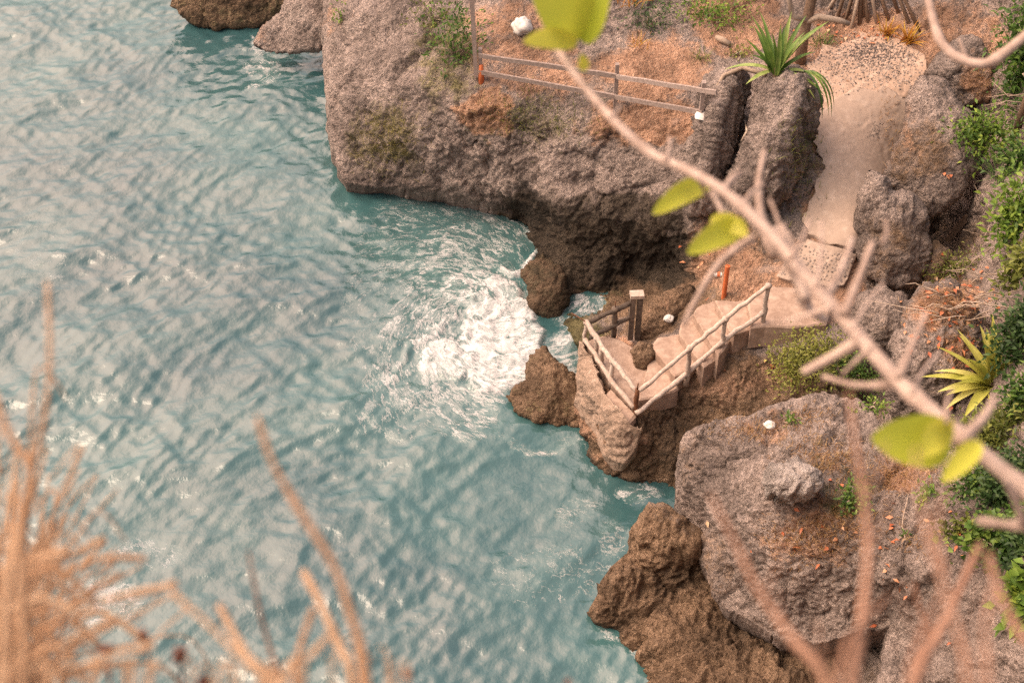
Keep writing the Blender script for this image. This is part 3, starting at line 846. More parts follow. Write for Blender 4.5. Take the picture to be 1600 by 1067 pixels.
m, nt, b = mat_new('sea_water')
geo = N(nt, 'NewGeometry').outputs['Position']
foam_a = N(nt, 'Attribute', attribute_name='foam').outputs['Fac']
flow = N(nt, 'Attribute', attribute_name='flow').outputs['Vector']
body = ramp(nt, noise_n(nt, geo, .16, 4, .55), [(0.36, (0.023, 0.068, 0.078)), (0.62, (0.042, 0.108, 0.112))])
wv = N(nt, 'TexVoronoi', Scale=3.1, feature='DISTANCE_TO_EDGE')
dn = N(nt, 'TexNoise', Scale=1.6, Detail=6, Roughness=.65)
nt.links.new(flow, dn.inputs['Vector'])
vm = N(nt, 'VectorMath', operation='MULTIPLY_ADD')
nt.links.new(dn.outputs[1], vm.inputs[0]); vm.inputs[1].default_value = (1.6, 1.6, 0); nt.links.new(flow, vm.inputs[2])
nt.links.new(vm.outputs[0], wv.inputs['Vector'])
def strands(sc, det, k):
    n_ = noise_n(nt, vm.outputs[0], sc, det, .55)
    return math_n(nt, 'SUBTRACT', 1.0, math_n(nt, 'MULTIPLY', math_n(nt, 'ABSOLUTE', math_n(nt, 'SUBTRACT', n_, .5)), k), clamp=True)


lace = math_n(nt, 'SUBTRACT', 1.0, math_n(nt, 'MULTIPLY', wv.outputs[0], 5.5, clamp=True))
val = math_n(nt, 'ADD', math_n(nt, 'MULTIPLY', strands(2.2, 3, 9), .40), math_n(nt, 'ADD', math_n(nt, 'MULTIPLY', strands(5.2, 3, 8), .40), math_n(nt, 'MULTIPLY', lace, .16)))
tot = math_n(nt, 'ADD', val, math_n(nt, 'MULTIPLY', foam_a, 1.12))
foam = math_n(nt, 'MULTIPLY', math_n(nt, 'SUBTRACT', tot, .98), 2.0, clamp=True)
foam = math_n(nt, 'MULTIPLY', foam, math_n(nt, 'MULTIPLY', foam_a, 6, clamp=True))
cfo = ramp(nt, strands(3.6, 6, 5), [(0.05, (0.20, 0.245, 0.255)), (0.8, (0.55, 0.54, 0.55))])
milky = math_n(nt, 'MULTIPLY', math_n(nt, 'SUBTRACT', foam_a, .15), .55, clamp=True)
body2 = mixc(nt, milky, body, (0.20, 0.30, 0.29))
nt.links.new(mixc(nt, foam, body2, cfo), b.inputs['Base Color'])
nt.links.new(math_n(nt, 'MULTIPLY_ADD', foam, .75, .13), b.inputs['Roughness'])
b.inputs['IOR'].default_value = 1.5
b.inputs['Specular IOR Level'].default_value = 1.0
hn = math_n(nt, 'ADD', math_n(nt, 'ADD', math_n(nt, 'MULTIPLY', noise_n(nt, geo, 2.2, 4, .5), .6), math_n(nt, 'MULTIPLY', noise_n(nt, geo, 7, 4, .55), .34)), math_n(nt, 'MULTIPLY', foam, .35))
bp = N(nt, 'Bump', Strength=.36, Distance=.10)
nt.links.new(hn, bp.inputs['Height']); nt.links.new(bp.outputs[0], b.inputs['Normal'])
sea = mesh('sea', V, Fc, m, None, True, {'foam': ('FLOAT', fm.ravel()), 'flow': ('FLOAT_VECTOR', np.stack([FX, FY, np.zeros(shp)], -1).reshape(-1, 3))})
tag(sea, 'rippled turquoise sea with white surf breaking in the cove', 'sea', None, 'structure')


# ------------------------------------------------------------------ finding the built surface
from mathutils.bvhtree import BVHTree
BV = []
for o in list(COL.objects):
    if o.type == 'MESH' and o.name.split('.')[0] != 'sea':
        me = o.data
        co = np.empty(len(me.vertices) * 3, np.float32); me.vertices.foreach_get('co', co)
        vi = np.empty(len(me.loops), np.int32); me.loops.foreach_get('vertex_index', vi)
        BV.append(BVHTree.FromPolygons(co.reshape(-1, 3).tolist(), vi.reshape(-1, 4).tolist()))


def hit(px, py, lift=0.0):
    r = rays(px, py); d = Vector(r).normalized()
    best = None
    for bv in BV:
        p, n, i, dist = bv.ray_cast(Vector((0, 0, CAMZ)), d)
        if p is not None and (best is None or dist < best[1]): best = (p, dist)
    p = best[0] if best else Vector(at(px, py, 0.0))
    return np.array(p) + [0, 0, lift]


def drop(x, y, z0=14.0, default=0.0):
    best = None
    for bv in BV:
        p, n, i, dist = bv.ray_cast(Vector((x, y, z0)), Vector((0, 0, -1)))
        if p is not None and (best is None or p.z > best): best = p.z
    return default if best is None else best


B('white_boulder', [(1195, 748), (1205, 727), (1235, 718), (1265, 721), (1286, 738), (1288, 760), (1266, 778), (1226, 784), (1200, 772)], (1242, 780, hit(1242, 780)[2] + .22), 'pale pitted coral boulder resting on the grey rock shelf', .6, mat=M['pale_rock'], seed=13, blk=1.0, fct=.3, amp=.8, step=1.6, wet=False)


# ------------------------------------------------------------------ path, gravel, cobbles
path_out = [(1268, 196), (1290, 162), (1330, 146), (1385, 137), (1420, 146), (1427, 172), (1416, 202), (1398, 242), (1386, 268), (1352, 287), (1347, 330), (1343, 390), (1310, 379), (1262, 366), (1260, 332), (1270, 302), (1283, 272), (1288, 252), (1280, 232), (1268, 214)]
fp, _ = relief('footpath', path_out, None, M['sand'], step=2.2, amp=.12, seed=51, skirt=.25, rough=13, wetline=False, lift=.07, zf=Z1)
tag(fp, 'worn pale concrete footpath curving down between the boulders', 'path', None, 'structure')
cl_out = [(1256, 100), (1290, 72), (1345, 52), (1405, 62), (1446, 82), (1452, 112), (1428, 150), (1416, 200), (1380, 190), (1300, 200), (1268, 215), (1256, 160)]
cl, _ = relief('sandy_ground', cl_out, None, plain_mat('sandy_soil', (0.66, 0.52, 0.435), (0.42, 0.30, 0.23), 6, 0.95, .6, .03, .1), step=2.4, amp=.25, seed=53, skirt=.2, rough=14, wetline=False, lift=.03, zf=Z1)
tag(cl, 'pale sandy ground around the top of the path', 'ground', None, 'structure')
cob_out = [(1240, 386), (1262, 374), (1340, 398), (1318, 446), (1266, 449), (1213, 432)]
cb, _ = relief('cobbled_path', cob_out, None, M['sand'], step=2.2, amp=.15, seed=52, skirt=.4, rough=3, wetline=False, lift=.07, zf=Z1)
tag(cb, 'short ramp of pebbles set in concrete between path and steps', 'path', None, 'structure')


for o in (fp, cb, cl):
    me = o.data
    BV.append(BVHTree.FromPolygons([v.co[:] for v in me.vertices], [p.vertices[:] for p in me.polygons]))


def stone(mb, P, s, t=None, flat=.6):
    V = []
    a0 = random.random() * 6
    for k in range(6): V.append(P + np.array([math.cos(a0 + k * 1.047) * s * random.uniform(.7, 1.15), math.sin(a0 + k * 1.047) * s * random.uniform(.7, 1.15), 0]))
    for k in range(6): V.append(P + np.array([math.cos(a0 + k * 1.047) * s * .6, math.sin(a0 + k * 1.047) * s * .6, s * flat * random.uniform(.7, 1.2)]))
    mb.add(V, [(k, (k + 1) % 6, 6 + (k + 1) % 6, 6 + k) for k in range(6)] + [tuple(range(6, 12))], t)


mb = MB()
for i in range(16):
    for j in range(11):
        u, v = (i + .5 + random.uniform(-.3, .3)) / 16, (j + .5 + random.uniform(-.3, .3)) / 11
        x = (1244 + 92 * u) * (1 - v) + (1216 + 100 * u) * v; y = (380 + 20 * u) * (1 - v) + (430 + 12 * u) * v
        if random.random() < .9: stone(mb, hit(x, y, -.008), random.uniform(.026, .045), random.uniform(.35, 1.3), .45)
tag(mb.build('pebble_paving', M['pebble']), 'brown pebbles set into the concrete ramp', 'pebbles', None, 'stuff')
mb = MB()
gpoly = np.array([(1252, 92), (1290, 70), (1340, 52), (1400, 62), (1440, 80), (1448, 110), (1420, 138), (1380, 134), (1330, 142), (1290, 150), (1262, 130)])
for i in range(9000):
    x, y = random.uniform(1245, 1450), random.uniform(50, 150)
    sd = poly_sd(gpoly, np.array([x]), np.array([y]))[0][0]
    if sd < random.uniform(-10, 14): continue
    dens = math.exp(-((x - 1370) / 55) ** 2 - ((y - 82) / 22) ** 2)
    if random.random() > .22 + .78 * dens: continue
    stone(mb, hit(x, y, -.006), random.uniform(.011, .032), max(0, random.uniform(.1, 1.7) - .75 * dens), .6)
for i in range(90):
    x, y = random.gauss(1368, 7), random.gauss(207, 9)
    stone(mb, hit(x, y, -.005), random.uniform(.012, .026), random.uniform(.2, 1.2), .5)
tag(mb.build('gravel', M['pebble']), 'loose grey and brown gravel scattered above the path', 'gravel', None, 'stuff')

# ------------------------------------------------------------------ concrete stairs
def prism(mb, pts, z, depth, jit=.012, chamf=.025):
    P = [at(x, y, z) for x, y in pts]
    out = []
    for i in range(len(P)):
        a, c = P[i], P[(i + 1) % len(P)]
        n = max(1, int(np.linalg.norm(c - a) / .12))
        for k in range(n): out.append(a + (c - a) * k / n + np.array([random.uniform(-1, 1), random.uniform(-1, 1), 0]) * jit)
    out = np.array(out); cen = out.mean(0)
    n = len(out)
    inn = cen + (out - cen) * (1 - chamf * 1.6 / max(np.linalg.norm(out - cen, axis=1).mean(), .2))
    e = out - np.array([0, 0, chamf]); e[:, 2] -= np.abs(rng.normal(0, .008, n)); bt = out - np.array([0, 0, depth])
    V = np.vstack([inn, e, bt])
    Fc = [tuple(range(n)), tuple(range(3 * n - 1, 2 * n - 1, -1))]
    for k in range(n):
        q = (k + 1) % n
        Fc += [(k, n + k, n + q, q), (n + k, 2 * n + k, 2 * n + q, n + q)]
    # winding: make the top face up
    a, b_, c = inn[0], inn[n // 3], inn[2 * n // 3]
    if np.cross(b_ - a, c - a)[2] < 0: Fc = [f[::-1] for f in Fc]
    mb.add(V, Fc, .35)


def zm(l): return [(880 + .2128 * x, 440 + .2128 * y) for x, y in l]


st = empty('staircase', at(1010, 600, 1.9), 'pale concrete staircase dropping from the path to a small sea landing', 'staircase')
for nm, poly, z, dp in [
        ('landing_slab', [(205, 420), (290, 395), (420, 420), (545, 500), (650, 560), (640, 700), (590, 830), (535, 940), (470, 880), (350, 735), (240, 560), (175, 440)], 1.93, .7),
        ('step', [(640, 552), (700, 580), (835, 700), (850, 790), (700, 845), (555, 870), (588, 740)], 2.05, .5),
        ('step', [(652, 472), (690, 408), (850, 380), (960, 400), (1010, 580), (930, 655), (818, 695)], 2.30, .7),
        ('step', [(848, 372), (872, 290), (950, 236), (1060, 250), (1150, 555), (1030, 625), (1000, 585)], 2.54, .7),
        ('step', [(953, 232), (990, 178), (1105, 136), (1200, 150), (1235, 420), (1140, 545)], 2.78, .7),
        ('step', [(1112, 130), (1280, 138), (1400, 120), (1420, 330), (1260, 385), (1220, 358)], 3.02, .7)]:
    q = MB(); prism(q, zm(poly), z, dp); q.build(nm, M['step'], st, False)
q = MB(); prism(q, [(1168, 470), (1205, 446), (1262, 450), (1302, 470), (1292, 506), (1240, 511), (1196, 510), (1174, 513)], 3.20, .6); q.build('platform_slab', M['step'], st, False)
q = MB(); prism(q, [(944, 617), (954, 607), (994, 648), (983, 663)], 1.90, .22); q.build('kerb', M['step'], st, False)


wall.parent = st
wall.location = -st.location


def knobbly(mb, pts, r, n=9):
    """hand-cast concrete pole with a slightly uneven girth"""
    out, rad = [], []
    for a, c in zip(pts[:-1], pts[1:]):
        a, c = np.array(a), np.array(c)
        m_ = max(2, int(np.linalg.norm(c - a) / .16))
        for k in range(m_):
            out.append(a + (c - a) * k / m_ + rng.normal(0, .011, 3)); rad.append(r * random.uniform(.82, 1.18))
    out.append(np.array(pts[-1])); rad.append(r)
    mb.tube(out, rad, n)


def post_at(px, py, z, top, r, mat, parent, name='post', knob=True):
    P = at(px, py, z); h = rise_to(P, top)
    q = MB(); knobbly(q, [P - [0, 0, .25], P + [0, 0, h]], r)
    if knob:
        T = P + [0, 0, h]
        q.tube([T - [0, 0, .07], T - [0, 0, .02], T + [0, 0, .02], T + [0, 0, .045]], [r * 1.15, r * 1.45, r * 1.3, r * .5], 9)
    q.build(name, mat, parent)
    return P, P + np.array([0, 0, h])


lr = empty('landing_railing', at(955, 594, 1.93), 'pale concrete pole railing on the seaward edge of the landing', 'railing', 'concrete pole railings of the stairs')
tops = []
for (x, y, t) in [(915, 530, 503), (931, 553, 527), (940, 569, 544), (955, 594, 563)]:
    tops.append(post_at(x, y, 1.93, t, .05, M['concrete'], lr)[1])
cP, cT = post_at(993, 642, 1.93, 608, .05, M['rust'], lr, 'corner_post', False)
q = MB(); q.tube([cT, cT + [.01, 0, .17]], .014, 6); q.build('rebar', M['rust'], lr)
q = MB(); knobbly(q, tops + [cT - [0, 0, .06]], .055); q.build('top_rail', M['concrete'], lr)
q = MB(); knobbly(q, [at(914, 531, 2.05), at(940, 569, 2.05), at(955, 594, 2.05), at(990, 637, 2.05)], .055); q.build('bottom_rail', M['concrete'], lr)
q = MB(); q.tube([at(893, 489, 2.7), at(905, 496, 2.7), at(914, 502, 2.72)], .014, 6); q.build('rebar', M['rust'], lr)

sr = empty('stair_railing', at(1073, 586, 2.3), 'pale concrete pole railing climbing beside the steps', 'railing', 'concrete pole railings of the stairs')
tp, lw = [cT - [-.04, .03, .02]], [cP + [0.0, -.12, .02]]
for (x, y, z, t, yl) in [(1073, 588, 2.22, 543, 582), (1128, 545, 2.68, 497, 533), (1191, 508, 3.1, 446, 486)]:
    p0, p1 = post_at(x, y, z, t, .055, M['concrete'], sr)
    tp.append(p1); lw.append(p0 + [0, 0, rise_to(p0, yl)])
q = MB(); knobbly(q, tp, .05); q.build('top_rail', M['concrete'], sr)
q = MB(); knobbly(q, lw, .056); q.build('bottom_rail', M['concrete'], sr)

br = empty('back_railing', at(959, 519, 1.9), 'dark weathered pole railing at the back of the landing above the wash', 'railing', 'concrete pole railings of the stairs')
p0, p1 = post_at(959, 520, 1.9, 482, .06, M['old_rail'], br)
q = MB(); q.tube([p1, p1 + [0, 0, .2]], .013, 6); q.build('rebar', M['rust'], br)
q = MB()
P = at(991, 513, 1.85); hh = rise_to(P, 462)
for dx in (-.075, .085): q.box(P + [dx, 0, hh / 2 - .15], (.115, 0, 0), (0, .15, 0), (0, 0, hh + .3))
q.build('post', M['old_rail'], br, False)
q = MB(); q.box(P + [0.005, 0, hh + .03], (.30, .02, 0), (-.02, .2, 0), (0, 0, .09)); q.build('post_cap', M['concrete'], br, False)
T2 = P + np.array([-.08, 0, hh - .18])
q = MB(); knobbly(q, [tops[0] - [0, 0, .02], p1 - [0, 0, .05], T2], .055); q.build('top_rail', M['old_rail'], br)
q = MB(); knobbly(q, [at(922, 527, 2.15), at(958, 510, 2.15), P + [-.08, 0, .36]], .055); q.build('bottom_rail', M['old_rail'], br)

P = hit(1131, 463); hh = rise_to(P, 416)
pp = empty('marker_pipe', P, 'short salmon orange pipe standing upright at the top of the steps', 'pipe')
q = MB(); q.tube([P - [0, 0, .15], P + [0, 0, hh / 2], P + [0, 0, hh]], .055, 14, False)
q.tube([P + [0, 0, hh], P + [0, 0, hh - .25]], .044, 14); q.build('pipe_shaft', M['orange'], pp)
q = MB()
for k in range(14):
    a, c = 2 * math.pi * k / 14, 2 * math.pi * (k + 1) / 14
    q.add([P + [math.cos(t) * r_, math.sin(t) * r_, hh + .004] for t, r_ in ((a, .044), (a, .057), (c, .057), (c, .044))], [(0, 1, 2, 3)], .9)
q.build('rim', M['orange'], pp)

# ------------------------------------------------------------------ timber fence on the terrace
fe = empty('timber_fence', hit(961, 166), 'grey two rail timber fence crossing the earth terrace', 'fence')


def board(mb, a, c, wdt, th):
    a, c = np.array(a), np.array(c); d = c - a; L = np.linalg.norm(d); d /= L
    up = np.array([0, 0, 1.0]) if abs(d[2]) < .97 else np.array([0, 1.0, 0]); up = up - d * (up @ d); up /= np.linalg.norm(up); sdv = np.cross(d, up)
    n = max(2, int(L / .4)); V = []; Fc = []
    for k in range(n + 1):
        c0 = a + d * L * k / n + up * random.uniform(-.008, .008)
        w_ = wdt * random.uniform(.94, 1.05)
        V += [c0 - sdv * th / 2 - up * w_ / 2, c0 + sdv * th / 2 - up * w_ / 2, c0 + sdv * th / 2 + up * w_ / 2, c0 - sdv * th / 2 + up * w_ / 2]
    for k in range(n):
        for j in range(4): Fc.append((4 * k + j, 4 * k + (j + 1) % 4, 4 * k + 4 + (j + 1) % 4, 4 * k + 4 + j))
    Fc += [(3, 2, 1, 0), (4 * n, 4 * n + 1, 4 * n + 2, 4 * n + 3)]
    mb.add(V, Fc)


ends = []
for (x, y, t) in [(751, 124, 76), (961, 166, 100), (1095, 178, 128)]:
    P = hit(x, y); hh = rise_to(P, t)
    q = MB(); board(q, P - [0, 0, .3], P + [0, 0, hh], .12, .09)
    q2 = q.build('post', M['wood'], fe, False); ends.append((P, hh))
P = ends[0][0]
q = MB(); q.tube([P + [.02, -.06, -.25], P + [.02, -.06, .2], P + [.02, -.06, .45]], [.075, .07, .05], 10); q.build('painted_footing', M['orange'], fe)
q = MB(); stone(q, ends[2][0] + [0, -.05, -.02], .17, .8, .7); q.build('footing_stone', M['white'], fe)


def on_post(k, y):
    P, _ = ends[k]
    return P + np.array([0, -.09, rise_to(P, y)])


for row in ((84, 116, 138), (110, 148, 172)):
    q = MB()
    a, c, e = on_post(0, row[0]), on_post(1, row[1]), on_post(2, row[2])
    board(q, a + (a - c) * .01, c, .115, .05); board(q, c - [0, .015, 0], e + (e - c) * (.14 if row[0] == 84 else .01), .11, .05)
    q.build('rail', M['wood'], fe, False)
P = hit(748, 128); hh = rise_to(P, -60)
q = MB(); board(q, P + [-.06, .02, .15], P + [-.16, .05, hh], .13, .10)
tag(q.build('tall_pole', M['pale_wood'], None, False), 'tall pale timber pole rising past the left end of the fence', 'pole')


# ------------------------------------------------------------------ plants
def leaf(mb, P, d, nrm, L, W, t, bend=.25):
    d = d / np.linalg.norm(d); s = np.cross(d, nrm); ls = np.linalg.norm(s)
    if ls < 1e-3: return
    s /= ls; u = np.cross(s, d)
    V = [P, P + d * L * .45 - s * W * .5 + u * W * .2, P + d * L * .5, P + d * L * .45 + s * W * .5 + u * W * .2, P + d * L - u * L * bend]
    mb.add(V, [(0, 2, 1), (0, 3, 2), (1, 2, 4), (2, 3, 4)], t)


def rnd3(n=None): return rng.normal(0, 1, 3)


def shrub(name, px, py, rx, ry, n, L, W, mat, label, cat='shrub', group=None, clumps=12, lift=.35, depth=None, twigs=5, base=None, spread=.38):
    """rx, ry in photo pixels"""
    P = hit(px, py) if base is None else np.array(base)
    s = scale_at(P)
    cx = P + np.array([0, 0, lift * ry * s])
    rX, rZ = rx * s, ry * s
    rY = (depth or .7 * (rx + ry) / 2) * s
    ax = np.array([1, 0, 0]); up = np.array([0, .35, .94]); fw = np.array([0, .94, -.35])
    root = empty(name, P, label, cat, group)
    q = MB(); tw = MB()
    cl = []
    for k in range(clumps):
        v = rnd3(); v /= np.linalg.norm(v); v *= random.random() ** .4
        c = cx + ax * v[0] * rX * .8 + up * v[1] * rZ * .8 + fw * v[2] * rY * .8
        c[2] = max(c[2], drop(c[0], c[1]) + .04)
        cl.append((c, random.random()))
        if k < twigs:
            mid = (P + c) / 2 + rnd3() * .06
            tw.tube([P - [0, 0, .1], mid, c], [.022, .016, .008], 5)
    for k in range(n):
        c, tone = cl[k % clumps]
        o = rnd3() * spread * np.array([1, 1, .8])
        p = c + ax * o[0] * rX + up * o[1] * rZ + fw * o[2] * rY
        d = o * np.array([1, 1, 1]) + rnd3() * .45 + np.array([0, 0, .25])
        nr = np.array([0, -.2, 1.0]) + rnd3() * .5
        leaf(q, p, d, nr, L * random.uniform(.6, 1.25), W * random.uniform(.7, 1.2), min(1, max(0, .55 * tone + .45 * random.random())))
    q.build('foliage', mat, root)
    if tw.v: tw.build('stem', M['twig'], root)
    return root


def strap(mb, P, az, el, L, W, droop, t, n=9, fold=.35):
    """one sword leaf: arching strip with a keel"""
    d = np.array([math.cos(az) * math.cos(el), math.sin(az) * math.cos(el), math.sin(el)])
    sd_v = np.array([-math.sin(az), math.cos(az), 0])
    V = []; p = np.array(P, float)
    for k in range(n + 1):
        u = k / n
        w_ = W * (.55 + .9 * u - 1.45 * u ** 2.2) if u < .98 else W * .02
        w_ = max(w_, W * .02)
        upv = np.cross(d, sd_v); upv /= np.linalg.norm(upv)
        if upv[2] < 0: upv = -upv
        V += [p - sd_v * w_ / 2 + upv * w_ * fold, p, p + sd_v * w_ / 2 + upv * w_ * fold]
        p = p + d * L / n
        d = d - np.array([0, 0, droop / n]); d /= np.linalg.norm(d)
    Fc = []
    for k in range(n):
        for j in (0, 1): Fc.append((3 * k + j, 3 * k + j + 1, 3 * k + 4 + j, 3 * k + 3 + j))
    mb.add(V, Fc, t)


def tuft(name, px, py, n, L, W, mat, label, cat='grass tuft', group=None, spread=.12, el=(.5, 1.4), P=None, droop=.9):
    P = hit(px, py) if P is None else P
    q = MB()
    for k in range(n):
        b_ = P + np.array([random.gauss(0, spread), random.gauss(0, spread), 0]); b_[2] = P[2] - .03
        strap(q, b_, random.uniform(0, 6.28), random.uniform(*el), L * random.uniform(.6, 1.2), W, random.uniform(.3, 1) * droop, random.random(), 5)
    return tag(q.build(name, mat), label, cat, group)


def twig_pts(px, py, dxy, dz, n=6, wob=.05):
    """wandering twig given by a photo start point and an offset in metres"""
    P = hit(px, py); out = []
    for k in range(n + 1):
        u = k / n
        out.append(P + np.array([dxy[0] * u, dxy[1] * u, dz * math.sin(u * 2.2) + .03]) + rnd3() * wob * (k > 0))
    return out


# big strap-leaved plant on the rock fins
P = hit(1212, 118) + [0, 0, .05]
pd = empty('strap_leaf_plant', P, 'large green sword leaved plant fanning out above the two rock fins', 'plant')
for (dx, el, az, L, t) in [(-.5, 1.05, 2.1, 1.55, .5), (-.2, 1.2, 1.9, 1.7, .35), (0, 1.35, 1.5, 1.6, .6), (.1, 1.1, 1.1, 1.9, .75), (.2, .95, .75, 2.0, .8), (.2, .8, .65, 2.1, .6), (-.3, .75, 2.6, 1.4, .4), (-.3, .35, 2.9, 1.3, .7), (.1, 1.25, 1.3, 1.4, .3), (0, 1.0, 1.7, 1.3, .2),
                           (.3, .3, .1, 1.1, .8), (.35, .1, -.3, 1.3, .6), (-.2, .15, 3.5, 1.1, .85), (.1, .2, -.9, .9, .5), (-.1, .6, 2.3, 1.2, .45), (.15, .7, .4, 1.4, .3), (0, 1.4, 2.5, 1.5, .5), (.05, 1.3, .6, 1.5, .55), (-.15, .9, 2.9, 1.0, .25), (.3, .2, -.6, 1.2, .7), (-.25, 1.15, 2.4, 1.6, .55), (.25, 1.05, .95, 1.8, .4)]:
    q = MB(); strap(q, P + [dx * .25, random.uniform(-.1, .1), 0], az + random.uniform(-.2, .2), el + random.uniform(-.12, .12), L * random.uniform(.66, .92), random.uniform(.14, .2), random.uniform(.4, 1.3), t, 10); q.build('leaf', M['strap'], pd)
q = MB()
for k in range(5): strap(q, hit(1258, 116) + [random.uniform(-.08, .08), -.05, .1], random.uniform(-1.2, -.2), .2, 1.3, .09, 3.2, random.random() * .7, 9)
q.build('drooping_leaf', M['strap'], pd)
q = MB(); q.tube([P - [0, 0, .6], P - [0, 0, .1], P + [0, 0, .15]], [.09, .08, .05], 9); q.build('trunk', M['trunk'], pd)

dt = empty('leaning_trunk', hit(1250, 96), 'grey brown trunk with a broken pale side branch behind the strap plant', 'tree')
P = hit(1250, 96)
q = MB(); q.tube([P - [0, 0, .3], P + [0, 0, .8], P + [.05, 0, 1.7], P + [.0, 0, 3.6]], [.15, .13, .12, .10], 10, wob=.08); q.build('trunk', M['trunk'], dt)
q = MB(); q.tube([P + [.0, -.05, 1.15], P + [.25, -.1, 1.3], P + [.75, -.1, 1.2], P + [1.0, -.1, 1.1]], [.09, .085, .07, .06], 8, wob=.08)
q.tube([P + [.0, -.05, 1.2], P + [-.35, -.1, 1.3], P + [-.5, 0, 1.8], P + [-.5, 0, 2.3]], [.09, .075, .06, .05], 8, wob=.08); q.build('branch', M['twig'], dt)
q = MB(); q.tube([hit(1113, 152, .05), hit(1130, 122, .06), hit(1160, 112, .1), hit(1195, 122, .08)], [.03, .045, .06, .05], 8, wob=.1)
tag(q.build('bare_limb', M['twig']), 'pale bare root bridging the tops of the two rock fins', 'root')
q = MB(); q.tube([hit(1158, 224, .05), hit(1166, 208, .05), hit(1164, 192, .05)], [.02, .025, .02], 6)
tag(q.build('dead_twig', M['twig']), 'short pink dead root in the cleft between the rock fins', 'root')
q = MB(); q.tube([hit(1119, 62, .06), hit(1128, 68, .1), hit(1140, 74, .08)], [.07, .085, .06], 9, wob=.1)
tag(q.build('driftwood', M['twig']), 'short pale log lying left of the strap leaved plant', 'log')
P = hit(1338, 8)
pt = empty('stilt_root_tree', P, 'tree standing on a fan of brown stilt roots above the gravel', 'tree')
q = MB(); q.tube([P + [0, .2, 1.0], P + [.05, .3, 2.4], P + [0, .4, 4.2]], [.16, .15, .13], 10); q.build('trunk', M['trunk'], pt)
for k, (x, y) in enumerate([(1292, 14), (1306, 34), (1318, 42), (1330, 46), (1344, 40), (1358, 36), (1372, 38), (1392, 30), (1408, 22), (1424, 36), (1440, 44), (1350, 26), (1322, 24)]):
    E = hit(x, y); q = MB()
    T = P + np.array([random.uniform(-.12, .12), .15, random.uniform(.9, 1.8)])
    q.tube([E - [0, 0, .12], E * .55 + T * .45 + [0, 0, .08], T], [.05, .045, .05], 7, wob=.06); q.build('root', M['trunk'] if k % 3 else M['twig'], pt)
q = MB()
for k in range(26): strap(q, P + [random.uniform(-.2, .2), .4, 4.2], random.uniform(0, 6.28), random.uniform(.1, 1.2), 1.7, .1, 1.0, random.random() * .6, 8)
q.build('crown', M['strap'], pt)

shrub('bush', 1016, 42, 34, 26, 420, .11, .03, M['dark'], 'dark green round bush on the earth terrace', clumps=12)
shrub('bush', 1118, 30, 56, 30, 620, .12, .05, M['bright'], 'bright yellow green bush at the top of the earth terrace', clumps=16)
shrub('seedling', 1148, 88, 20, 18, 120, .10, .045, M['olive'], 'small yellowish bush at the left foot of the strap leaved plant', 'plant', clumps=6)
tuft('grass_tuft', 1095, 92, 40, .32, .02, M['olive'], 'thin olive grass tuft on bare earth beyond the fence')
tuft('grass_tuft', 998, 70, 30, .35, .022, M['amber'], 'yellow orange grass tuft right of the fence on the terrace')
tuft('grass_tuft', 1285, 66, 50, .4, .02, M['green'], 'dark green grass tuft at the left edge of the gravel', droop=1.4)
tuft('grass_tuft', 985, 8, 30, .5, .03, M['amber'], 'amber grass tuft at the upper edge behind the dark bush')
tuft('bromeliad', 1386, 54, 26, .50, .05, M['amber'], 'smaller amber bromeliad behind the gravel patch', 'plant', None, .05)
tuft('bromeliad', 1418, 66, 36, .55, .055, M['amber'], 'larger amber bromeliad at the right end of the gravel', 'plant', None, .06)
shrub('climbing_shrub', 712, 88, 40, 62, 520, .14, .055, M['green'], 'straggling green shrub left of the tall pole', clumps=18, twigs=12, depth=14)
shrub('climbing_shrub', 682, 30, 40, 30, 200, .12, .05, M['olive'], 'sparse olive creeper near the top of the headland', clumps=10, twigs=8, depth=12)
shrub('seedling', 534, 32, 14, 20, 40, .12, .05, M['bright'], 'tiny yellow leaved plant on the outer rim of the headland', 'plant', clumps=5, twigs=3, depth=6)
mb = MB()
for k in range(900):
    x, y = random.gauss(606, 30), random.gauss(222, 28)
    if not (545 < x < 690 and 150 < y < 285): continue
    strap(mb, hit(x, y, -.02), random.uniform(0, 6.28), random.uniform(.5, 1.4), random.uniform(.15, .35), .014, .8, random.random(), 3)
tag(mb.build('thin_grass', M['yellowg']), 'thin yellow green grass clinging to the headland face', 'grass', None, 'stuff')
mb = MB()
for k in range(700):
    x, y = random.gauss(840, 45), random.gauss(185, 22)
    strap(mb, hit(x, y, -.02), random.uniform(0, 6.28), random.uniform(.5, 1.4), random.uniform(.1, .26), .014, .8, random.random(), 3)
for k in range(500):
    x, y = random.gauss(1250, 18), random.gauss(250, 35)
    strap(mb, hit(x, y, -.02), random.uniform(0, 6.28), random.uniform(.5, 1.4), random.uniform(.1, .26), .014, .8, random.random(), 3)
tag(mb.build('low_grass', M['olive']), 'low olive grass below the fence and beside the rock fin', 'grass', None, 'stuff')
mb = MB()
for (cx, cy, sx, sy, n) in [(1185, 672, 38, 10, 500), (1265, 650, 22, 8, 200), (1290, 715, 36, 16, 600), (1285, 835, 42, 26, 1000), (1410, 742, 34, 16, 700), (1325, 790, 24, 26, 400), (1225, 845, 20, 14, 200), (1420, 840, 16, 14, 120), (1480, 480, 30, 20, 500), (1510, 540, 20, 30, 300), (765, 175, 22, 16, 300), (1390, 200, 8, 40, 150), (1530, 130, 20, 16, 200)]:
    for k in range(n):
        x, y = random.gauss(cx, sx), random.gauss(cy, sy)
        strap(mb, hit(x, y, -.02), random.uniform(0, 6.28), random.uniform(.4, 1.4), random.uniform(.07, .2), .013, .9, random.random(), 3)
tag(mb.build('dry_grass', M['dryg']), 'short rust coloured dry grass in patches on the grey rocks', 'grass', None, 'stuff')

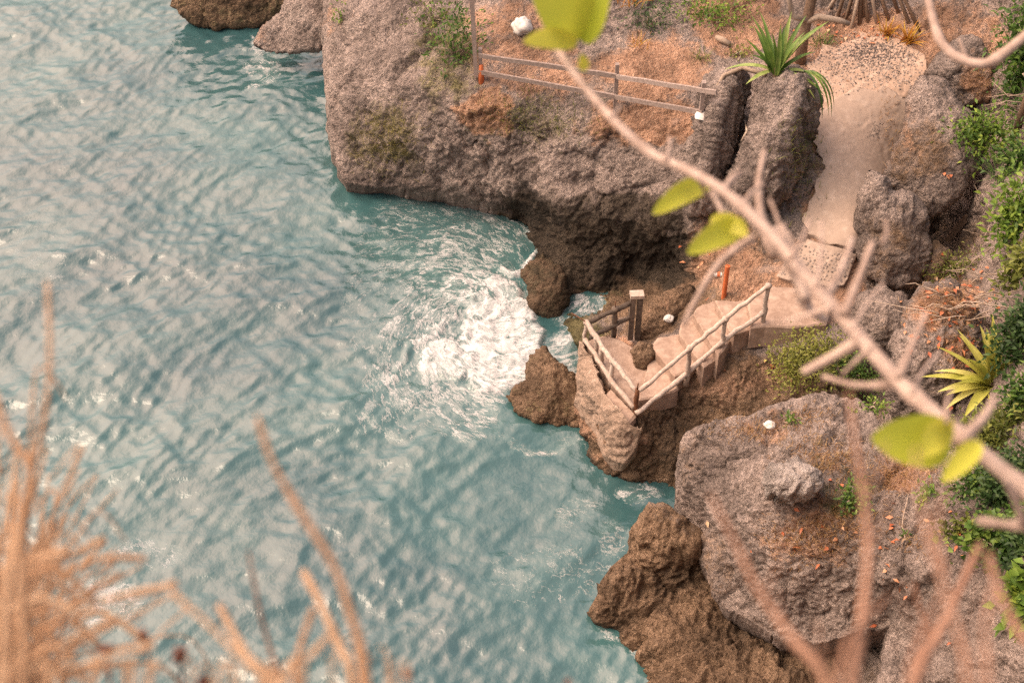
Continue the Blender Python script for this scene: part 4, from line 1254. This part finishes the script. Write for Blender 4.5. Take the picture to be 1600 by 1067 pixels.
shrub('soft_bush', 1262, 580, 60, 58, 2600, .085, .04, M['soft'], 'feathery yellow green bush below the stair platform', clumps=30, depth=40, spread=.26)
shrub('soft_bush', 1330, 600, 36, 30, 900, .085, .04, M['green'], 'low darker green bush right of the feathery bush', clumps=14)
shrub('seedling', 1356, 636, 24, 14, 110, .10, .045, M['bright'], 'bright leafy sprig at the rim of the rock shelf', 'plant', clumps=6)
shrub('seedling', 1331, 785, 21, 24, 240, .10, .05, M['green'], 'fresh green clump right of the pale coral boulder', 'plant', clumps=9)
shrub('seedling', 1447, 776, 13, 16, 110, .10, .05, M['bright'], 'small vivid green plant alone on the right of the shelf', 'plant', clumps=6)
shrub('seedling', 1230, 662, 11, 14, 60, .10, .04, M['bright'], 'tiny green sprout at the back edge of the shelf', 'plant', clumps=4)
shrub('seedling', 1412, 840, 7, 7, 26, .08, .035, M['green'], 'tiniest green sprout low on the right rock face', 'plant', clumps=3, twigs=1)

# right-hand slope
G = 'shrubs on the right hand slope'
shrub('leafy_shrub', 1592, 130, 46, 106, 2065, .17, .075, M['green'], 'tall fresh green shrub in the upper right corner', group=G, clumps=26, depth=35, spread=.28)
shrub('leafy_shrub', 1532, 222, 48, 38, 1193, .13, .06, M['bright'], 'bright bush hanging over the right side of the sloping boulder', group=G, clumps=16, depth=25)
shrub('leafy_shrub', 1585, 262, 29, 51, 688, .15, .06, M['green'], 'green shrub around the cut bare trunk', group=G, clumps=10, depth=20)
tuft('grass_fan', 1556, 276, 46, .75, .02, M['dark'], 'dark grass fan under the bright hanging bush', 'grass tuft', None, .05, (.1, 1.0), None, .6)
shrub('leafy_shrub', 1590, 350, 34, 56, 1055, .18, .08, M['bright'], 'pale broad leaved shrub under the dark grass fan', group=G, clumps=14, depth=25)
shrub('leafy_shrub', 1588, 440, 29, 49, 872, .16, .07, M['olive'], 'olive leaved shrub beside the tangle of dry vines', group=G, clumps=12, depth=25)
shrub('leafy_shrub', 1500, 432, 50, 24, 596, .09, .03, M['olive'], 'wispy low bush above the leaf strewn rock', group=G, clumps=12, twigs=10, depth=20)
shrub('leafy_shrub', 1590, 545, 39, 64, 1606, .15, .07, M['dark'], 'dark green shrub behind the lime leaved plant', group=G, clumps=18, depth=25)
shrub('leafy_shrub', 1548, 700, 71, 49, 2065, .14, .05, M['olive'], 'speckled olive shrub right below the lime leaved plant', group=G, clumps=24, depth=30, spread=.28)
shrub('leafy_shrub', 1575, 770, 66, 67, 2295, .13, .055, M['dark'], 'dense dark shrub above the round leaved creeper', group=G, clumps=26, depth=30, spread=.28)
shrub('leafy_shrub', 1530, 760, 43, 38, 963, .12, .05, M['green'], 'mid green bush at the left rim of the dense dark shrub', group=G, clumps=14, depth=20)
shrub('creeper', 1570, 860, 59, 49, 1193, .13, .12, M['green'], 'round leaved creeper spilling over the right rock edge', group=G, clumps=18, depth=16, spread=.3)
shrub('creeper', 1592, 960, 27, 56, 367, .22, .15, M['bright'], 'bright broad leaved sprig at the lower right edge', group=G, clumps=9, depth=20)
shrub('creeper', 1500, 830, 27, 22, 206, .10, .07, M['olive'], 'thin olive creeper with reddish leaves at the shelf edge', group=G, clumps=7, depth=8)

shrub('leafy_shrub', 1600, 640, 36, 44, 700, .14, .06, M['green'], 'mid green shrub at the right edge between the lime plant and the branch', group=G, clumps=16, depth=22)
shrub('leafy_shrub', 1604, 890, 34, 50, 600, .13, .07, M['dark'], 'dark shrub at the right edge beside the round leaved creeper', group=G, clumps=14, depth=22)
P = hit(1545, 610)
ag = empty('lime_plant', P, 'big lime yellow sword leaved plant on the right slope', 'plant')
for (az, el, L, t) in [(2.0, 1.15, 1.35, .75), (2.25, .9, 1.3, .55), (2.5, .7, 1.35, .8), (2.75, .55, 1.3, .6), (2.95, .45, 1.4, .9), (3.1, .3, 1.35, .5), (3.3, .25, 1.3, .8), (3.5, .2, 1.25, .65), (3.75, .15, 1.2, .9), (4.0, .1, 1.1, .5), (1.8, 1.0, 1.1, .35), (2.4, 1.2, 1.1, .4), (2.8, .95, 1.0, .25), (3.2, .8, 1.0, .45), (3.6, .65, .9, .3), (1.2, .9, 1.0, .4), (.6, .7, 1.0, .3), (0, .5, 1.0, .4), (4.4, .3, 1.0, .7), (5, .4, .9, .4), (1.55, 1.25, 1.5, .65)]:
    q = MB(); strap(q, P + [0, 0, .12], az + random.uniform(-.15, .15), el + random.uniform(-.1, .25), L * random.uniform(.75, 1.1), random.uniform(.2, .3), random.uniform(.4, 1.1), t, 9); q.build('leaf', M['lime'], ag)
q = MB(); q.tube([P - [0, 0, .2], P + [0, 0, .2]], [.09, .07], 8); q.build('stem', M['trunk'], ag)

P = hit(1588, 205)
tr = empty('cut_trunk', P, 'bare cut trunk with dry side twigs at the right edge', 'tree', None)
q = MB(); q.tube([P - [0, 0, .2], P + [.02, 0, .8], P + [.08, 0, 1.5], P + [.06, 0, 1.75]], [.085, .08, .075, .07], 9, wob=.06); q.build('trunk', M['trunk'], tr)
q = MB()
q.tube([P + [.03, 0, 1.3], P + [-.2, 0, 1.55]], [.03, .022], 6)
for k in range(7): q.tube([P + [0, 0, .3 + .12 * k], P + [-.35, .1, .35 + .1 * k] + rnd3() * .06, P + [-.8, .15, .25 + .14 * k] + rnd3() * .12], [.016, .012, .006], 5)
q.build('twig', M['twig'], tr)
q = MB()
for k in range(34):
    x, y = random.uniform(1470, 1570), random.uniform(425, 510)
    a = random.uniform(-.7, .4) + (math.pi if random.random() < .3 else 0); L = random.uniform(.5, 1.5)
    q.tube(twig_pts(x, y, (L * math.cos(a), L * math.sin(a) * .7), random.uniform(.05, .3), 5, .04), [.014, .013, .012, .01, .008, .005], 5)
tag(q.build('dry_vine', M['twig']), 'tangle of pale dry vines under the olive shrub', 'vine')
q = MB()
for k in range(12):
    q.tube(twig_pts(random.uniform(1520, 1560), random.uniform(235, 380), (random.uniform(-.5, .3), random.uniform(-.6, .5)), random.uniform(.1, .3), 5, .07), [.012, .011, .01, .009, .007, .005], 5)
tag(q.build('dry_vine', M['twig']), 'loose pale dry vines over the gully beside the sloping boulder', 'vine')
for (x, y, dx, dy, dz, lab) in [(585, 240, .35, 1.6, .1, 'long thin dry stem across the grassy headland face'), (612, 262, .8, .5, .1, 'short dry stem at the bottom of the grassy headland face'), (836, 250, .35, .9, .1, 'single dry stem on the slope below the fence'), (1415, 852, .2, 1.2, .1, 'thin dry stem on the right rock of the shelf')]:
    q = MB(); q.tube(twig_pts(x, y, (dx, dy), dz, 6, .04), [.013, .013, .012, .011, .01, .008, .005], 5)
    tag(q.build('dry_stalk', M['twig']), lab, 'twig')

# ------------------------------------------------------------------ things lying about
def lump(name, px, py, s, mat, label, cat, seed, squash=.8):
    P = hit(px, py); V = []; Fc = []
    n, m_ = 26, 16
    for i in range(m_ + 1):
        th = math.pi * i / m_
        for k in range(n):
            ph = 2 * math.pi * k / n
            d = np.array([math.sin(th) * math.cos(ph), math.sin(th) * math.sin(ph), math.cos(th) * squash])
            V.append(d)
    V = np.array(V)
    V = P + [0, 0, s * .5] + V * s * (1 + .22 * ridge(V * 1.3 + seed, 3, seed) + .3 * worley(V * 1.1 + seed, seed)[2])[:, None]
    for i in range(m_):
        for k in range(n): Fc.append((i * n + k, (i + 1) * n + k, (i + 1) * n + (k + 1) % n, i * n + (k + 1) % n))
    return tag(mesh(name, V, Fc, mat), label, cat)


lump('sack', 816, 48, .21, M['white'], 'crumpled white sack lying on the terrace beyond the fence', 'bag', 3)
lump('crumpled_paper', 1045, 500, .09, M['white'], 'white paper ball among the brown rocks left of the steps', 'litter', 5)
lump('crumpled_paper', 1202, 666, .09, M['white'], 'white scrap on the brown slope below the feathery bush', 'litter', 7, .5)
cu = empty('paper_cup', hit(1121, 432), 'crushed white and red paper cup near the orange pipe', 'litter')
P = hit(1121, 432)
q = MB(); q.tube([P + [-.09, 0, .05], P + [.05, -.02, .06], P + [.10, -.02, .07]], [.045, .06, .06], 10, False); q.build('cup', M['white'], cu)
q = MB(); q.tube([P + [-.01, -.01, .07], P + [.05, -.02, .075]], [.062, .066], 10, False); q.build('band', M['orange'], cu)
P = hit(1372, 447); q = MB(); q.box(P + [0, 0, .05], (.12, .02, .02), (0, .12, .1), (0, -.006, .006))
tag(q.build('card', M['white'], None, False), 'white card propped on the crumbly rock in the gully', 'litter')
A, E = hit(1478, 382, .12), hit(1510, 345, .14)
q = MB(); board(q, A, E, .14, .05)
tag(q.build('plank', M['trunk'], None, False), 'old brown plank leaning in the shadowed gully', 'plank')
q = MB()
for (cx, cy, sx, sy, n) in [(1480, 276, 5, 3, 5), (1500, 470, 40, 26, 90), (1460, 520, 24, 30, 30), (1500, 560, 16, 26, 20), (1270, 820, 60, 50, 24), (1420, 870, 40, 60, 26), (1510, 830, 14, 26, 12), (1340, 55, 50, 8, 30), (1100, 430, 30, 30, 14), (1280, 40, 30, 15, 14), (1200, 560, 40, 20, 10)]:
    for k in range(n):
        leaf(q, hit(random.gauss(cx, sx), random.gauss(cy, sy), .03), rnd3() * [1, 1, .2], np.array([0, 0, 1.0]) + rnd3() * .3, random.uniform(.08, .17), random.uniform(.05, .09), random.random())
tag(q.build('leaf_litter', M['litter']), 'scattered orange fallen leaves on the rocks', 'leaves', None, 'stuff')

gx = np.linspace(-6, 70, 60); gy = np.linspace(44, 95, 40)
HX, HY = np.meshgrid(gx, gy)
HZ = 5 + .55 * (HY - 46) * sstep(-6, 12, HX) - 8 * (1 - sstep(-6, 4, HX)) + 1.5 * fbm(np.stack([HX * .2, HY * .2, HX * 0], -1), 3, 9)
ix = np.arange(2400).reshape(40, 60)
tag(mesh('hill', np.stack([HX, HY, HZ], -1).reshape(-1, 3), np.stack([ix[:-1, :-1], ix[:-1, 1:], ix[1:, 1:], ix[1:, :-1]], -1).reshape(-1, 4), M['rock'], None, True, {'w': ('FLOAT_COLOR', np.tile([0, .3, .2, .9], (2400, 1)))}), 'green hill rising behind the terrace', 'hill', None, 'structure')

# ------------------------------------------------------------------ the viewpoint's own cliff edge (out of frame) and foreground plants
gx = np.linspace(-14, 16, 70); gy = np.linspace(-6, 15.6, 70)
HX, HY = np.meshgrid(gx, gy)
zr = np.interp(HY, [-6, .2, .7, 1.1, 3, 8, 12, 15.6], [25.4, 24.6, 24.3, 22.0, 14.5, 7.2, 3.2, .6])
zl = np.interp(HY, [-6, .2, .7, 1.1, 3, 6, 8, 15.6], [25.4, 24.6, 24.3, 22.0, 11, 2.5, -.8, -3])
tt = sstep(-1, 5, HX + .1 * HY)
HZ = zl * (1 - tt) + zr * tt
Vh = np.stack([HX, HY, HZ], -1).reshape(-1, 3)
Vh[:, 2] += .12 * fbm(Vh * .6, 3, 8) * (Vh[:, 1] > 2)
ix = np.arange(4900).reshape(70, 70)
Fh = np.stack([ix[:-1, :-1], ix[:-1, 1:], ix[1:, 1:], ix[1:, :-1]], -1).reshape(-1, 4)
tag(mesh('hillside', Vh, Fh, M['rock'], None, True, {'w': ('FLOAT_COLOR', np.tile([.6, .5, 0, .3], (4900, 1)))}), 'steep hillside under the viewpoint', 'hill', None, 'structure')


def fpath(pts, d0, d1):
    n = len(pts)
    return [atd(x, y, d0 + (d1 - d0) * i / (n - 1)) for i, (x, y) in enumerate(pts)]


def smooth_path(P, k=4):
    P = [np.array(p) for p in P]; out = []
    for i in range(len(P) - 1):
        p0, p1, p2, p3 = P[max(i - 1, 0)], P[i], P[i + 1], P[min(i + 2, len(P) - 1)]
        for j in range(k):
            t = j / k
            out.append(.5 * ((2 * p1) + (p2 - p0) * t + (2 * p0 - 5 * p1 + 4 * p2 - p3) * t * t + (3 * p1 - p0 - 3 * p2 + p3) * t ** 3))
    return out + [P[-1]]


def fg_tube(mb, pts, w0, w1, d0, d1, wob=.05, n=10):
    """photo-pixel path with width in pixels at distances d0..d1"""
    P = smooth_path(fpath(pts, d0, d1)); m_ = len(P)
    rad = [.5 * (w0 + (w1 - w0) * i / (m_ - 1)) * (d0 + (d1 - d0) * i / (m_ - 1)) / F * random.uniform(1 - wob, 1 + wob) for i in range(m_)]
    for i in range(2, m_ - 1, 5):
        if random.random() < .6: rad[i] *= 1.22
    mb.tube(P, rad, n)


def bigleaf(name, pts, wpx, d0, d1, parent, mat, cup=.25, t=.6, roll=0.0):
    """broad leaf along a photo path; wpx full width in pixels"""
    P = smooth_path(fpath(pts, d0, d1), 6); m_ = len(P); V = []; Fc = []
    for i, p in enumerate(P):
        u = i / (m_ - 1); d = P[min(i + 1, m_ - 1)] - P[max(i - 1, 0)]; d /= np.linalg.norm(d)
        vw = p - np.array([0, 0, CAMZ]); vw /= np.linalg.norm(vw)
        s = np.cross(d, vw); s /= np.linalg.norm(s); up = np.cross(s, d)
        s, up = s * math.cos(roll) + up * math.sin(roll), up * math.cos(roll) - s * math.sin(roll)
        wd = wpx * (d0 + d1) / 2 / F * math.sin(math.pi * min(.985, max(.02, u ** .85))) ** .7
        for j in range(-3, 4):
            e = j / 3
            V.append(p + s * e * wd / 2 - up * cup * wd * e * e * .5 + up * .012 * wd * math.sin(7 * u + 3 * e))
    for i in range(m_ - 1):
        for j in range(6): Fc.append((7 * i + j, 7 * i + j + 1, 7 * i + 8 + j, 7 * i + 7 + j))
    q = MB(); q.add(V, Fc, t); return q.build(name, mat, parent)


root = atd(1720, 900, .95)
fb = empty('leafy_branch', root, 'blurred bare pinkish branch with a few round green leaves crossing the view', 'branch')
q = MB()
fg_tube(q, [(866, 70), (905, 125), (950, 178), (1010, 235), (1065, 262), (1125, 295), (1190, 352), (1250, 420), (1300, 478), (1345, 528), (1400, 592), (1455, 642), (1510, 690), (1600, 762), (1700, 850), (1800, 1000), (1850, 1400)], 11, 33, 1.28, .95, .06)
q.build('main_limb', M['bark'], fb)
for (pts, w0, w1, d) in [([(1345, 530), (1310, 552), (1255, 582)], 26, 20, 1.1), ([(1405, 600), (1340, 602), (1285, 588)], 18, 13, 1.08), ([(1318, 492), (1340, 440), (1364, 378)], 22, 14, 1.1), ([(1288, 470), (1315, 420), (1332, 372)], 20, 12, 1.16),
                         ([(1178, 372), (1130, 405), (1095, 455), (1068, 508)], 18, 14, 1.3), ([(1212, 400), (1192, 350), (1185, 290), (1195, 235)], 24, 14, 1.3), ([(1128, 300), (1142, 282), (1158, 268)], 18, 14, 1.2), ([(1150, 372), (1128, 330), (1112, 300)], 16, 14, 1.22),
                         ([(1404, 590), (1425, 540), (1446, 490)], 18, 14, 1.0), ([(1500, 690), (1535, 655), (1556, 622)], 26, 16, .98), ([(1205, 360), (1240, 420), (1262, 480), (1290, 500)], 30, 22, 1.22), ([(1260, 470), (1245, 420), (1222, 352)], 26, 16, 1.22)]:
    q = MB(); fg_tube(q, pts, w0 * .78, w1 * .6, d, d + .03, .12); q.build('twig', M['bark'], fb)
for (x, y, a, L_, d) in [(955, 184, -60, 30, 1.2), (1040, 250, -70, 34, 1.2), (1085, 272, 60, 40, 1.2), (1160, 325, -50, 60, 1.18), (1225, 392, -95, 90, 1.15), (1235, 405, -75, 70, 1.12), (1275, 448, -80, 110, 1.1), (1300, 480, 150, 90, 1.1), (1330, 515, -60, 90, 1.08), (1360, 545, 140, 60, 1.06), (1378, 380, -70, 30, 1.1), (1250, 420, 170, 70, 1.14), (1425, 615, -60, 80, 1.0), (1195, 360, 160, 50, 1.18), (1262, 440, -110, 80, 1.14), (1480, 660, -75, 60, .98)]:
    a = R(a + random.uniform(-12, 12)); pts_ = [(x, y), (x + L_ * .5 * math.cos(a) + random.uniform(-5, 5), y + L_ * .5 * math.sin(a)), (x + L_ * math.cos(a), y + L_ * math.sin(a) + random.uniform(-9, 9))]
    q = MB(); fg_tube(q, pts_, random.uniform(7, 11), 4, d, d + random.uniform(.02, .06), .12, 7); q.build('fine_twig', M['bark'], fb)
L = M['bigleaf']
bigleaf('leaf', [(905, 62), (888, 20), (830, -45)], 92, 1.27, 1.22, fb, L, .3, .45)
bigleaf('leaf', [(905, 60), (925, 15), (950, -40)], 74, 1.27, 1.22, fb, L, .3, .3, .5)
bigleaf('leaf', [(902, 68), (860, 60), (818, 66)], 34, 1.26, 1.22, fb, L, .2, .75)
bigleaf('leaf', [(905, 108), (912, 100), (908, 84)], 18, 1.28, 1.26, fb, L, .2, .8)
bigleaf('leaf', [(1108, 284), (1066, 302), (1020, 334)], 36, 1.24, 1.2, fb, L, .4, .45)
bigleaf('leaf', [(1166, 350), (1120, 368), (1074, 396)], 42, 1.22, 1.18, fb, L, .4, .4)
bigleaf('leaf', [(1110, 345), (1140, 350), (1168, 368)], 32, 1.22, 1.2, fb, L, .3, .6)
bigleaf('leaf', [(1485, 690), (1430, 688), (1362, 684)], 84, 1.0, .98, fb, L, .35, .35)
bigleaf('leaf', [(1490, 668), (1462, 680), (1440, 712)], 50, 1.0, .97, fb, L, .3, .7, .4)
bigleaf('leaf', [(1530, 690), (1505, 718), (1472, 752)], 36, .98, .96, fb, L, .3, .65)
t2 = empty('bare_twig', atd(1640, 40, 2.0), 'thin curved bare twig dipping in at the upper right', 'twig')
q = MB(); fg_tube(q, [(1444, -30), (1458, 30), (1472, 68), (1500, 92), (1545, 98), (1600, 58), (1660, 10), (1750, -20)], 13, 17, 2.0, 1.9); q.build('stem', M['bark'], t2)
q = MB(); fg_tube(q, [(1512, 96), (1504, 76), (1498, 60)], 8, 5, 2.0, 2.0); q.build('spur', M['bark'], t2)
t3 = empty('broken_twig', atd(1620, 830, .95), 'pink broken twig poking in under the main branch', 'twig')
q = MB(); fg_tube(q, [(1530, 814), (1560, 818), (1600, 822), (1680, 835)], 15, 18, 1.1, 1.0); q.build('stem', M['bark'], t3)
q = MB(); fg_tube(q, [(1600, 820), (1588, 785), (1570, 748)], 14, 10, 1.02, 1.0); q.build('spur', M['bark'], t3)

labels = ['tallest blurred rust brown stem right of centre rising past the coral boulder', 'blurred brown stem slanting up left towards the shelf lip', 'thick pale brown stem slanting up to the right corner', 'thin rust stem beside the thick slanting one',
          'blurred brown stem curving at the lower right edge', 'short faint rust stem at the bottom right', 'faint brown stem rising over the right rock face', 'wispy rust stem low between the thicker ones']
for (pts, w0, w1, d), lab in zip([
        ([(1326, 610), (1338, 700), (1350, 780), (1356, 860), (1350, 940), (1342, 1010), (1330, 1090), (1300, 1500)], 11, 36, .62), ([(1110, 772), (1150, 850), (1190, 930), (1245, 1005), (1300, 1090), (1420, 1500)], 10, 34, .58), ([(1532, 850), (1500, 920), (1462, 1000), (1425, 1080), (1330, 1500)], 24, 30, .8),
        ([(1390, 930), (1340, 985), (1310, 1060), (1260, 1500)], 12, 20, .6), ([(1545, 865), (1556, 910), (1590, 985), (1640, 1060), (1700, 1400)], 20, 26, .62), ([(1478, 760), (1462, 830), (1475, 910), (1440, 1000), (1420, 1080), (1400, 1500)], 9, 22, .52),
        ([(1430, 700), (1440, 790), (1470, 900), (1500, 1000), (1510, 1090), (1500, 1500)], 8, 22, .5), ([(1560, 900), (1540, 980), (1545, 1090), (1560, 1500)], 12, 24, .5)], labels):
    d *= .95; w0 *= .5; w1 *= .58
    q = MB(); fg_tube(q, pts, w0, w1, d, d * .92, .18)
    for k in range(2):
        x, y = pts[2 + k]; sg = random.choice((-1, 1))
        fg_tube(q, [(x, y), (x + sg * 22, y - 40), (x + sg * 34, y - 90)], w0 * .8, w0 * .4, d, d, .1)
    tag(q.build('dry_stalk', M['stem']), lab, 'dry stem', 'blurred dry stems close to the camera')
labs = ['tallest straw stem left of the photo middle', 'short stout orange straw stem at the bottom', 'straw stem leaning left low over the sea', 'broken straw stem beside the leaning one', 'thin dark withered stem over the sea', 'straw stem crossing the stout orange one', 'upright straw stalk at the far left', 'bent straw stalk at the left edge', 'pale short straw stub at the bottom', 'second pale straw stub at the bottom']
for k, ((pts, w0, w1, d), lab) in enumerate(zip([
        ([(402, 650), (425, 720), (470, 800), (520, 880), (548, 960), (575, 1080), (600, 1500)], 10, 24, .62), ([(474, 892), (500, 940), (530, 1010), (552, 1080), (590, 1500)], 15, 20, .75), ([(262, 920), (320, 970), (370, 1020), (425, 1085), (520, 1500)], 9, 16, .6), ([(342, 945), (372, 1000), (400, 1045), (440, 1090), (520, 1500)], 15, 20, .7),
        ([(388, 860), (405, 950), (424, 1020), (440, 1090), (460, 1500)], 7, 12, .8), ([(520, 985), (480, 1030), (440, 1075), (380, 1500)], 13, 18, .66), ([(74, 440), (78, 560), (68, 660), (48, 740), (20, 860), (0, 1080), (-40, 1500)], 9, 20, .7), ([(-10, 610), (20, 690), (48, 735), (30, 850), (40, 1080), (30, 1500)], 12, 22, .66), ([(490, 950), (470, 1010), (462, 1080), (450, 1500)], 14, 18, .7), ([(560, 1000), (566, 1040), (570, 1090), (580, 1500)], 18, 22, .7)], labs)):
    q = MB(); fg_tube(q, pts, w0 * .75, w1 * .75, d * 1.0, d * .95, .14)
    tag(q.build('straw_stalk', M['darkstem'] if k == 4 else M['straw']), lab, 'dry stem', 'blurred straw stems close to the camera')
for (x, y, s, lab) in [(226, 990, 22, 'reddish seed head left of the two at the bottom'), (280, 1022, 32, 'larger dark seed head at the bottom'), (165, 1012, 24, 'faint orange seed head nearest the straw clump'), (320, 1064, 28, 'dark seed head cut by the lower edge'), (888, 1066, 14, 'lone orange seed head at the lower edge below the ledge'), (638, 1052, 20, 'brown dry seed pod right of the straw stems')]:
    d = .8; q = MB()
    r = s * d / F / 2
    c = atd(x, y, d)
    for k in range(9):
        v = rnd3(); v /= np.linalg.norm(v)
        q.tube([c + v * r * .1, c + v * r * .6, c + v * r * 1.05], [r * .42, r * .38, r * .1], 6)
    q.tube([c, atd(x + 8, y + 60, d), atd(x + 25, y + 420, d)], [r * .16, r * .16, r * .2], 6)
    tag(q.build('seed_head', M['seed']), lab, 'seed head', 'dry seed heads close to the camera')
mb = MB()
for k in range(190):
    x0 = random.gauss(8, 46); x0 = x0 if x0 < 140 else random.uniform(-20, 100)
    d = random.uniform(.75, 1.15); lean = random.gauss(8, 62)
    topy = 1067 - max(30, random.gauss(230 - max(0, x0) * 1.4, 100))
    cv = random.gauss(0, 60)
    pts = [(x0 + lean * 1.5 + cv, topy), (x0 + lean + cv * .4, topy + (1067 - topy) * .3), (x0 + lean * .45 - cv * .3, topy + (1067 - topy) * .7), (x0, 1090), (x0 - 20, 1550)]
    if random.random() < .3: pts = [(pts[0][0] + random.choice((-1, 1)) * 45, pts[0][1] + 50)] + pts
    fg_tube(mb, pts, random.uniform(2, 4), random.uniform(4, 9), d, d * .95, .15, 6)
for k in range(14):
    x0 = random.uniform(-20, 120); y0 = random.uniform(880, 1050); a = random.uniform(-.5, .5); L_ = random.uniform(60, 190); d = random.uniform(.7, .9)
    fg_tube(mb, [(x0, y0), (x0 + L_ * .5, y0 - 25 * math.cos(a)), (x0 + L_, y0 + L_ * math.sin(a))], 7, 12, d, d, .15, 6)
for k in range(46):
    x0 = random.uniform(0, 640); d = random.uniform(.45, .8)
    topy = 1067 - abs(random.gauss(0, 22)) - max(0, 30 - abs(x0 - 560) * .3)
    fg_tube(mb, [(x0 + random.gauss(0, 30), topy), (x0 + random.gauss(0, 10), 1075), (x0, 1550)], 3, 7, d, d, .15, 6)
tag(mb.build('straw_clump', M['straw']), 'thick blurred clump of orange dry grass in the lower left corner', 'grass', None, 'stuff')
